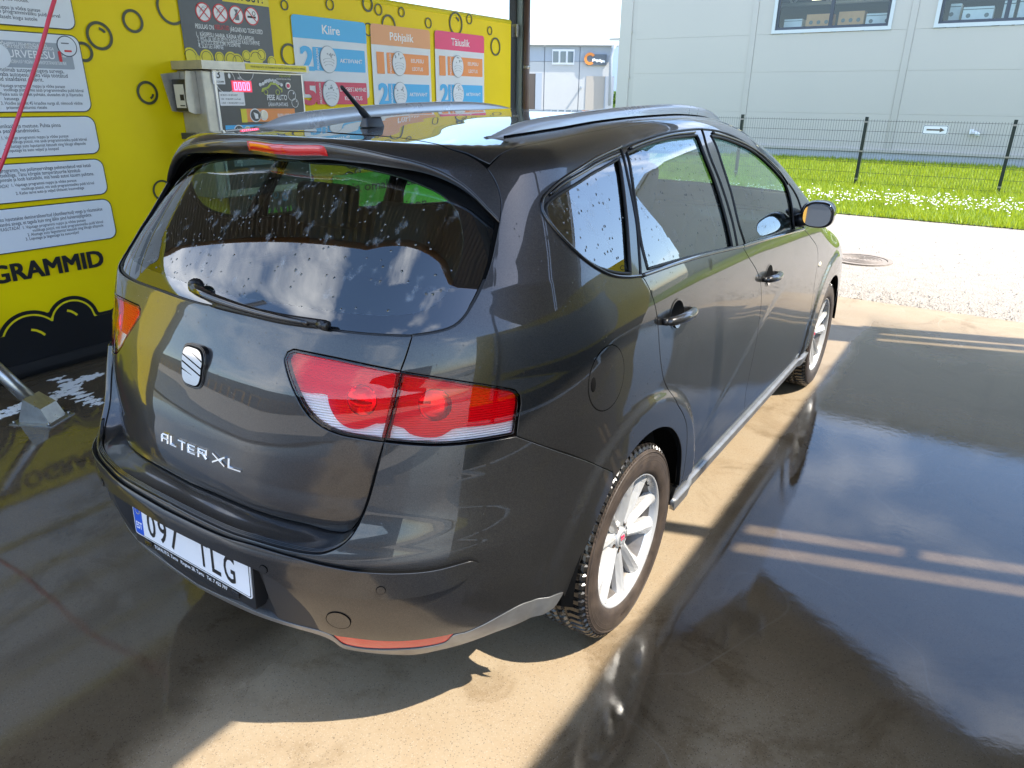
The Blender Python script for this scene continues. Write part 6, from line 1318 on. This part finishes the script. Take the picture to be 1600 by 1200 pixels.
# ---- badge
o_, r_, u_, n_ = frame_at((304.5, 571.5)); o_[0] = 0; bn_ = np.array([0, -.971, .240]); BF = (o_+np.array([0, -.002, 0]), np.array([1., 0, 0]), np.array([0, .240, .971]), bn_)
def bshape(w, h): return [(w*math.copysign(abs(math.cos(a))**.55, math.cos(a))*(1.0 if math.sin(a) > 0 else .93), h*math.copysign(abs(math.sin(a))**.6, math.sin(a))) for a in np.linspace(0, 2*math.pi, 57)[:-1]]
bz_ = prism('badge', bshape(.050, .056), BF, -.016, .003, 'black_gloss', tg)
prism('badge_ring', bshape(.047, .053), BF, .0031, .0045, 'paint', bz_); prism('badge_well', bshape(.0445, .0505), BF, .0046, .0052, 'gap', bz_)
# mirror-bright letter-like emblem: plate cut by slanting slots
def slab(name, poly): return prism(name, poly, BF, .0054, .0085, 'chrome', bz_)
sh = bshape(.041, .047)
def clip_poly(poly, a, b, c):     # keep a*x+b*y<=c
    out = []
    for i in range(len(poly)):
        p, q = poly[i], poly[(i+1) % len(poly)]; fp, fq = a*p[0]+b*p[1]-c, a*q[0]+b*q[1]-c
        if fp <= 0: out.append(p)
        if fp*fq < 0: t = fp/(fp-fq); out.append((p[0]+(q[0]-p[0])*t, p[1]+(q[1]-p[1])*t))
    return out
sl_ = -.30; nrm_ = lambda k: (-sl_, 1., k)      # line y = sl*x + k
top_p = clip_poly(sh, sl_, -1., -.0145); slab('emblem_piece', top_p)              # above upper slot
mid = clip_poly(clip_poly(sh, -sl_, 1., .0105), sl_, -1., .0035-.0005); slab('emblem_piece', mid)
low = clip_poly(sh, -sl_, 1., -.0075); slab('emblem_piece', low)
ez_ = BF[3]
for (xa, ya, xb, yb_, w) in ((.041, .0185, .000, .034, .0018), (-.041, -.012, .004, -.0225, .0018)): 
    prism('emblem_slot', [(xa, ya+w), (xa, ya-w), (xb, yb_-.0002), (xb, yb_+.0002)], BF, .0086, .0089, 'gap', bz_)
# ---- model lettering on the tailgate, one piece per letter
bl0, bl1 = px3([(254, 688.5)])[0], px3([(380, 738.5)])[0]; zbase = (bl0[2]+bl1[2])/2
xs_ = np.linspace(bl0[0], bl1[0], 60); BLc = np.array([cast([x, -3, zbase+(bl1[2]-bl0[2])*((x-bl0[0])/(bl1[0]-bl0[0])-.5)], [0, 1, 0], 1, 3)[0] for x in xs_])
arcl = np.r_[0, np.cumsum(np.linalg.norm(np.diff(BLc, axis=0), axis=1))]; tot = arcl[-1]
lay = [('A', 0, .108), ('L', .128, .098), ('T', .238, .112), ('E', .362, .110), ('R', .492, .118), ('X', .672, .155), ('L', .848, .152)]
ltt = None
LH = np.linalg.norm(px3([(250.5, 674)])[0]-px3([(253, 690)])[0])*.98
GLY = {'A': [[(0, 0), (0, .72), (.28, 1), (1, 1), (1, 0)], [(.0, .42), (1, .42)]], 'L': [[(.0, 1), (.0, 0), (1, 0)]], 'T': [[(0, 1), (1, 1)], [(.5, 1), (.5, 0)]], 'E': [[(1, 1), (0, 1), (0, 0), (1, 0)], [(0, .5), (.9, .5)]], 'R': [[(0, 0), (0, 1), (1, 1), (1, .5), (0, .5)], [(.55, .5), (1, 0)]], 'X': [[(0, 1), (1, 0)], [(1, 1), (0, 0)]]}
def letter_mesh(ch, w):
    V = []; Fc = []
    t = .23*LH
    for pl in GLY[ch]:
        P_ = np.array(pl, float)*[w-t, LH-t]+t/2
        d = np.diff(P_, axis=0); L2, R2 = [], []
        for i in range(len(P_)):
            if i == 0: n2 = np.array([-d[0][1], d[0][0]])/np.linalg.norm(d[0]); off_ = n2*t/2
            elif i == len(P_)-1: n2 = np.array([-d[-1][1], d[-1][0]])/np.linalg.norm(d[-1]); off_ = n2*t/2
            else:
                n1 = np.array([-d[i-1][1], d[i-1][0]])/np.linalg.norm(d[i-1]); n2 = np.array([-d[i][1], d[i][0]])/np.linalg.norm(d[i]); b = n1+n2; b /= np.linalg.norm(b); off_ = b*min(t/2/max(b@n1, .4), t)
            e = np.zeros(2)
            if i == 0: e = -d[0]/np.linalg.norm(d[0])*t/2*.9
            if i == len(P_)-1: e = d[-1]/np.linalg.norm(d[-1])*t/2*.9
            L2.append(P_[i]+off_+e); R2.append(P_[i]-off_+e)
        n = len(P_); b0_ = len(V)
        for (sc_, z) in ((1., 0.), (1., .0028), (.62, .0046)):
            for a, b in zip(L2, R2): m_ = (a+b)/2; V.append((*(m_+(a-m_)*sc_), z)); V.append((*(m_+(b-m_)*sc_), z))
        K = 2*n
        for lv in range(2):
            for i in range(n-1):
                Fc.append((b0_+lv*K+2*i, b0_+lv*K+2*i+2, b0_+(lv+1)*K+2*i+2, b0_+(lv+1)*K+2*i)); Fc.append((b0_+lv*K+2*i+3, b0_+lv*K+2*i+1, b0_+(lv+1)*K+2*i+1, b0_+(lv+1)*K+2*i+3))
            for (i, sg_) in ((0, 1), (n-1, -1)): q = (b0_+lv*K+2*i, b0_+(lv+1)*K+2*i, b0_+(lv+1)*K+2*i+1, b0_+lv*K+2*i+1); Fc.append(q if sg_ > 0 else q[::-1])
        for i in range(n-1): Fc.append((b0_+2*K+2*i, b0_+2*K+2*i+2, b0_+2*K+2*i+3, b0_+2*K+2*i+1))
    return np.array(V), Fc
for ch, a0, w in lay:
    V, Fc = letter_mesh(ch, w*tot*.93); W3 = []
    for (u, v, z) in V:
        d_ = a0*tot+u; p = np.array([np.interp(d_, arcl, BLc[:, i]) for i in range(3)]); q = cast([p[0], -3, p[2]+v*.97], [0, 1, 0], 1, 3)[0]; nn = grad(q[None], 'body')[0]; W3.append(q+nn*(z+.0004))
    mesh_obj('letter', W3, Fc, 'chrome', tg)
# ---- number plate with its frame
pb0 = np.array([-.26, -.9255, .431]); ux = np.array([1., 0, 0]); nv_ = np.array([0, -1., .06]); nv_ /= np.linalg.norm(nv_); uy = np.cross(nv_, ux)*1.; uy = np.array([0, nv_[2], -nv_[1]])
org = np.array([-.26, -.930, .431]); PF = (org, ux, uy, nv_)
hold = prism('plate_holder', rrect(-.008, .528, -.030, .118, .006), PF, -.06, -.002, 'plastic_smooth', rbp, .002)
npl = prism('number_plate', rrect(0, .52, 0, .113, .008), PF, -.0015, .0012, 'plate_white', rbp, .0006)
prism('plate_edge', rrect(.003, .517, .003, .110, .007), PF, .0013, .0016, 'ink', npl); prism('plate_field', rrect(.0055, .5145, .0055, .1075, .006), PF, .0017, .0020, 'plate_white', npl)
eb = prism('country_band', rrect(.0055, .045, .0055, .1075, .004), PF, .0021, .0024, 'plate_blue', npl)
def pt(s, x, y, h, m, par, w=None, bold=.0, t=.0027, depth=.0009): return text(s, (org+ux*x+uy*y, ux, uy, nv_), h, m, par, w, bold, 'LEFT', depth, 'plate_character', t)
pt('EST', .011, .022, .021, 'white', eb, .029, .02)
for k in range(12): a = 2*math.pi*k/12; prism('star', [(.0255+.0105*math.cos(a)+(.0022 if j % 2 == 0 else .0009)*math.sin(2*math.pi*j/10), .080+.0105*math.sin(a)+(.0022 if j % 2 == 0 else .0009)*math.cos(2*math.pi*j/10)) for j in range(10)], PF, .0025, .0028, 'yellow_flat', eb)
for ch, x, w in (('0', .070, .040), ('9', .124, .040), ('7', .178, .042), ('T', .305, .044), ('L', .362, .038), ('G', .414, .046)): pt(ch, x, .019, .077, 'ink', npl, w, .012)
pt('TOPAUTO, Tartu   Ringtee 28, Tartu   Tel. 7 425 797', .085, -.020, .0105, 'white', hold, .33, .012, -.0012)
for x in (.05, .44): box('plate_clip', (-.26+x, -.9355, .415), (-.26+x+.03, -.9318, .428), 'black_gloss', hold)
# ---- wheels
def lathe(prof, cx, cy, cz, n=96, fn=None):
    V = []; K = len(prof)
    for j in range(n):
        a = 2*math.pi*j/n
        for i, (x, r) in enumerate(prof):
            rr_ = r+(fn(a, x, r) if fn else 0); V.append((cx+x, cy+rr_*math.cos(a), cz+rr_*math.sin(a)))
    Fc = [(j*K+i, j*K+i+1, ((j+1) % n)*K+i+1, ((j+1) % n)*K+i) for j in range(n) for i in range(K-1)]; return V, Fc
WXC = .765
def make_wheel(cy, s):
    # built around (0,0,0) with +x = outboard
    rim_prof = [(-.095, .20), (-.09, .205), (.062, .200), (.070, .203), (.083, .2115), (.088, .2175), (.0905, .2175), (.092, .2150), (.090, .2105), (.080, .2045), (.066, .198)]
    barrel = [(.066, .198), (.050, .190), (-.06, .18), (-.09, .18)]
    V, Fc = lathe(rim_prof, 0, 0, 0, 96); rim = mesh_obj('wheel', V, Fc, 'alloy', car, True); V, Fc = lathe(barrel, 0, 0, 0, 72); mesh_obj('barrel', V, Fc, mat('rim_barrel', (.20, .185, .17), .45, .4, var=(12, (.12, .10, .085), .1)), rim, True)
    # tyre: sidewalls and lugged tread
    sw = [(.086, .214), (.094, .219), (.0995, .232), (.1025, .252), (.1018, .272), (.097, .289), (.0925, .297)]
    sm = [(.0925, .297), (.090, .303), (.082, .3115)]
    V, Fc = lathe([(-x, r) for x, r in sw[::-1]][:0]+sw, 0, 0, 0, 120); side_ = mesh_obj('tyre', V, Fc, 'tyre', rim, True)
    V, Fc = lathe([(-.0925, .297), (-.0995, .27), (-.095, .225), (-.086, .214)], 0, 0, 0, 60); mesh_obj('inner_sidewall', V, Fc, 'tread', side_, True)
    for k in range(3): V, Fc = lathe([(.1005-.0012*k, .262+.012*k), (.1022-.0012*k, .263+.012*k), (.1022-.0014*k, .2655+.012*k), (.1002-.0014*k, .2668+.012*k)], 0, 0, 0, 120); mesh_obj('sidewall_rib', V, Fc, 'tyre', side_, True)
    NL = 66
    V = []; Fc = []
    for k in range(132):      # fine radial serration near the shoulder
        if (k//11) % 3 == 2: continue
        a0 = 2*math.pi*k/132; b0_ = len(V)
        for (x, r) in ((.0975, .288), (.0945, .2955)):
            for da in (-.008, .008):
                for dx in (-.002, .0013): V.append((x+dx, r*math.cos(a0+da), r*math.sin(a0+da)))
        Fc += [(b0_+1, b0_+3, b0_+7, b0_+5), (b0_, b0_+1, b0_+5, b0_+4), (b0_+2, b0_+6, b0_+7, b0_+3)]
    mesh_obj('shoulder_serration', V, Fc, 'tyre', side_)
    for (word, ac, hgt) in (('205/55 R16', 1.2, .012), ('M+S', 3.4, .012), ('TUBELESS', 5.0, .010)):     # moulded lettering bent round the sidewall
        lt_ = text(word, ((0, 0, 0), (1, 0, 0), (0, 1, 0), (0, 0, 1)), hgt, 'tyre', side_, None, .01)
        n_v = len(lt_.data.vertices); cc_ = np.zeros(n_v*3); lt_.data.vertices.foreach_get('co', cc_); cc_ = cc_.reshape(-1, 3); rr0 = .244
        an_ = ac-cc_[:, 0]/rr0; rd_ = rr0+cc_[:, 1]; lt_.data.vertices.foreach_set('co', np.stack([np.interp(rd_, [.232, .252, .272], [.0995, .1025, .1018])+.0010, rd_*np.cos(an_)*-1, rd_*np.sin(an_)], 1).ravel()); lt_.data.update()
    xs_ = np.linspace(-.0925, .0925, 30)
    def tr(a, x, r):
        t = abs(x)/.0925; ph = (a*NL/(2*math.pi)+.9*math.sin(t*2.2)+(.5 if x < 0 else 0)) % 1
        g = 0.
        if ph < .30: g = -.0085*(1 if t > .34 else .8)
        if abs(t-.36) < .05: g = -.0085
        if t < .05: g = -.006
        return g
    prof = [(x, .316-.004*(abs(x)/.0925)**2-.012*max(0, (abs(x)/.0925-.82)/.18)**2) for x in xs_]
    V, Fc = lathe(prof, 0, 0, 0, NL*6, tr); mesh_obj('tread', V, Fc, 'tread', side_, False)
    # spokes: ten, each with a centre ridge
    for k in range(10):
        a = math.radians(36*k+14+(3 if k % 2 else -3)); ca, sa = math.cos(a), math.sin(a); sec = []
        for (r, w, x, ridge) in ((.045, .020, .050, .010), (.075, .0190, .053, .013), (.11, .0200, .058, .014), (.15, .0225, .064, .013), (.185, .027, .071, .010), (.205, .034, .078, .006)):
            for (u, h) in ((-w, -.022), (-w, -.004), (-w*.45, ridge*.55), (0, ridge), (w*.45, ridge*.55), (w, -.004), (w, -.022)): sec.append((x+h, r*ca-u*sa, r*sa+u*ca))
        Fc = [(7*i+j, 7*i+j+1, 7*i+8+j, 7*i+7+j) for i in range(5) for j in range(6)]
        mesh_obj('spoke', sec, Fc, 'alloy', rim, False)
    V, Fc = lathe([(.02, .066), (.050, .064), (.056, .058), (.056, .034), (.052, .033), (.052, .001)], 0, 0, 0, 48); hub = mesh_obj('hub', V, Fc, 'alloy', rim, True)
    V, Fc = lathe([(.050, .0315), (.060, .0315), (.063, .028), (.064, .001)], 0, 0, 0, 40); cap = mesh_obj('hub_cap', V, Fc, 'alloy', rim, True)
    WF = ((.0645, 0, 0), (0, 1, 0), (0, 0, 1), (1, 0, 0)); ring('cap_ring', 0, 0, .020, .0215, WF, 0, .001, 'grey2', cap, 28)
    for (u0, v0, u1, v1) in ((-.012, .004, .014, -.003), (-.014, .010, .012, .003), (-.012, -.003, .012, -.010)): prism('cap_emblem', [(u0, v0), (u1, v1), (u1, v1+.0035), (u0, v0+.0035)], WF, 0, .0012, 'redprint', cap)
    for k in range(5):
        a = math.radians(72*k+50); y_, z_ = .048*math.cos(a), .048*math.sin(a); V, Fc = tube_geom([(.046, y_, z_), (.0585, y_, z_)], .0085, 6); mesh_obj('wheel_bolt', V, Fc, 'disc', rim)
        V, Fc = tube_geom([(.0562, y_, z_), (.0566, y_, z_)], .0125, 16); mesh_obj('bolt_well', V, Fc, 'gap', rim)
    V, Fc = lathe([(-.005, .06), (.0, .06), (.0, .128), (-.012, .130), (-.022, .130)], 0, 0, 0, 48); mesh_obj('brake_disc', V, Fc, 'disc', rim, True)
    V, Fc = lathe([(-.02, .02), (-.02, .19)], 0, 0, 0, 40); mesh_obj('back_plate', V, Fc, 'gap', rim)
    tube('valve', [(.072, .14, .135), (.085, .132, .127)], .004, 'rubber', rim, 8)
    return rim
def copy_tree(o, parent):
    c = o.copy(); col.objects.link(c); c.parent = parent
    for ch in o.children: copy_tree(ch, c)
    return c
w0 = make_wheel(0, 1)
spots = ((WXC, 0, 1, .3), (WXC+.004, 2.578, 1, 1.1), (-WXC, 0, -1, .0), (-WXC-.004, 2.578, -1, .5))
for i, (x, y, s, rot) in enumerate(spots):
    w = w0 if i == 0 else copy_tree(w0, car)
    w.matrix_parent_inverse = Matrix.Identity(4); w.location = (x-car.location.x, y-car.location.y, .316-car.location.z)
    w.rotation_euler = (rot*.2, 0, 0) if s > 0 else (rot, 0, math.pi)
# arch liners and floor pan
for cy in (0., 2.578):
    for s in (1, -1):
        V = []; Fc = []
        for k, a in enumerate(np.linspace(.02, math.pi-.02, 30)):
            for (x, r) in ((.868, .385), (.84, .40), (.52, .40), (.52, .10)): V.append((s*x, cy+r*math.cos(a), .316+r*math.sin(a)))
        Fc = [(4*k+j, 4*k+j+1, 4*k+5+j, 4*k+4+j) for k in range(29) for j in range(3)]; mesh_obj('arch_liner', V, Fc, 'gap', car)
MT['under'] = mat('underbody', (.012, .012, .012), .8)
box('floor_pan', (-.50, -.60, .24), (.50, 3.05, .32), 'under', car); box('floor_pan', (-.80, .40, .215), (.80, 2.16, .31), 'under', car); box('rear_closure', (-.45, -.75, .27), (.45, -.602, .62), 'under', car)
# ---- cabin
def pad(name, c, half, m, par, rx=0., bev=.035):
    bm = bmesh.new(); bmesh.ops.create_cube(bm, size=1, matrix=Matrix.Translation(c) @ Matrix.Rotation(rx, 4, 'X') @ Matrix.Diagonal((2*half[0], 2*half[1], 2*half[2], 1))); return bm_obj(name, bm, m, par, True, bev, 4)
MT['seat'] = mat('seat_cloth', (.035, .035, .038), .9, bump=(500, .4, .001))
for x in (-.37, .37):
    st_ = pad('seat', (x, 1.22, .60), (.24, .25, .09), 'seat', car); pad('backrest', (x, .93, .90), (.23, .07, .32), 'seat', st_, -.28); pad('headrest', (x, .80, 1.29), (.13, .05, .09), 'seat', st_, -.2, .04)
bn = pad('rear_bench', (0, .42, .60), (.60, .26, .09), 'seat', car); pad('backrest', (0, .10, .92), (.61, .07, .30), 'seat', bn, -.3)
for x in (-.38, 0, .38): pad('headrest', (x, -.01, 1.24 if x else 1.2), (.12, .05, .075), 'seat', bn, -.2, .035)
db = pad('dashboard', (0, 2.02, .92), (.70, .24, .13), 'interior_trim', car, 0, .08)
V, Fc = tube_geom([(-.37+.18*math.cos(a), 1.66+.10*math.sin(a)*.5, 1.0+.17*math.sin(a)) for a in np.linspace(0, 2*math.pi, 33)[:-1]], .015, 8, True); mesh_obj('steering_wheel', V, Fc, 'interior_trim', car, True)
pad('parcel_shelf', (0, -.33, 1.02), (.52, .22, .02), 'interior_trim', car, 0, .01)
for x in (-.735, .735): box('door_card', (x-.03, -.4, .32), (x+.03, 2.1, 1.02), 'interior_trim', car, .02)
rl = np.array([(y, x) for y, x in zip(np.linspace(-.30, 1.33, 40), np.zeros(40))]+[(1.25, .56)]+[(y, .56) for y in np.linspace(1.2, -.28, 40)]); panel('roof_liner', [rl], 'liner', car, mapf=roofsurf, half=True, off=-.035, res=.05, flange=False, depth=.001)
mr2 = pad('inner_mirror', (0, 1.62, 1.33), (.11, .02, .035), 'plastic_smooth', car, 0, .015)
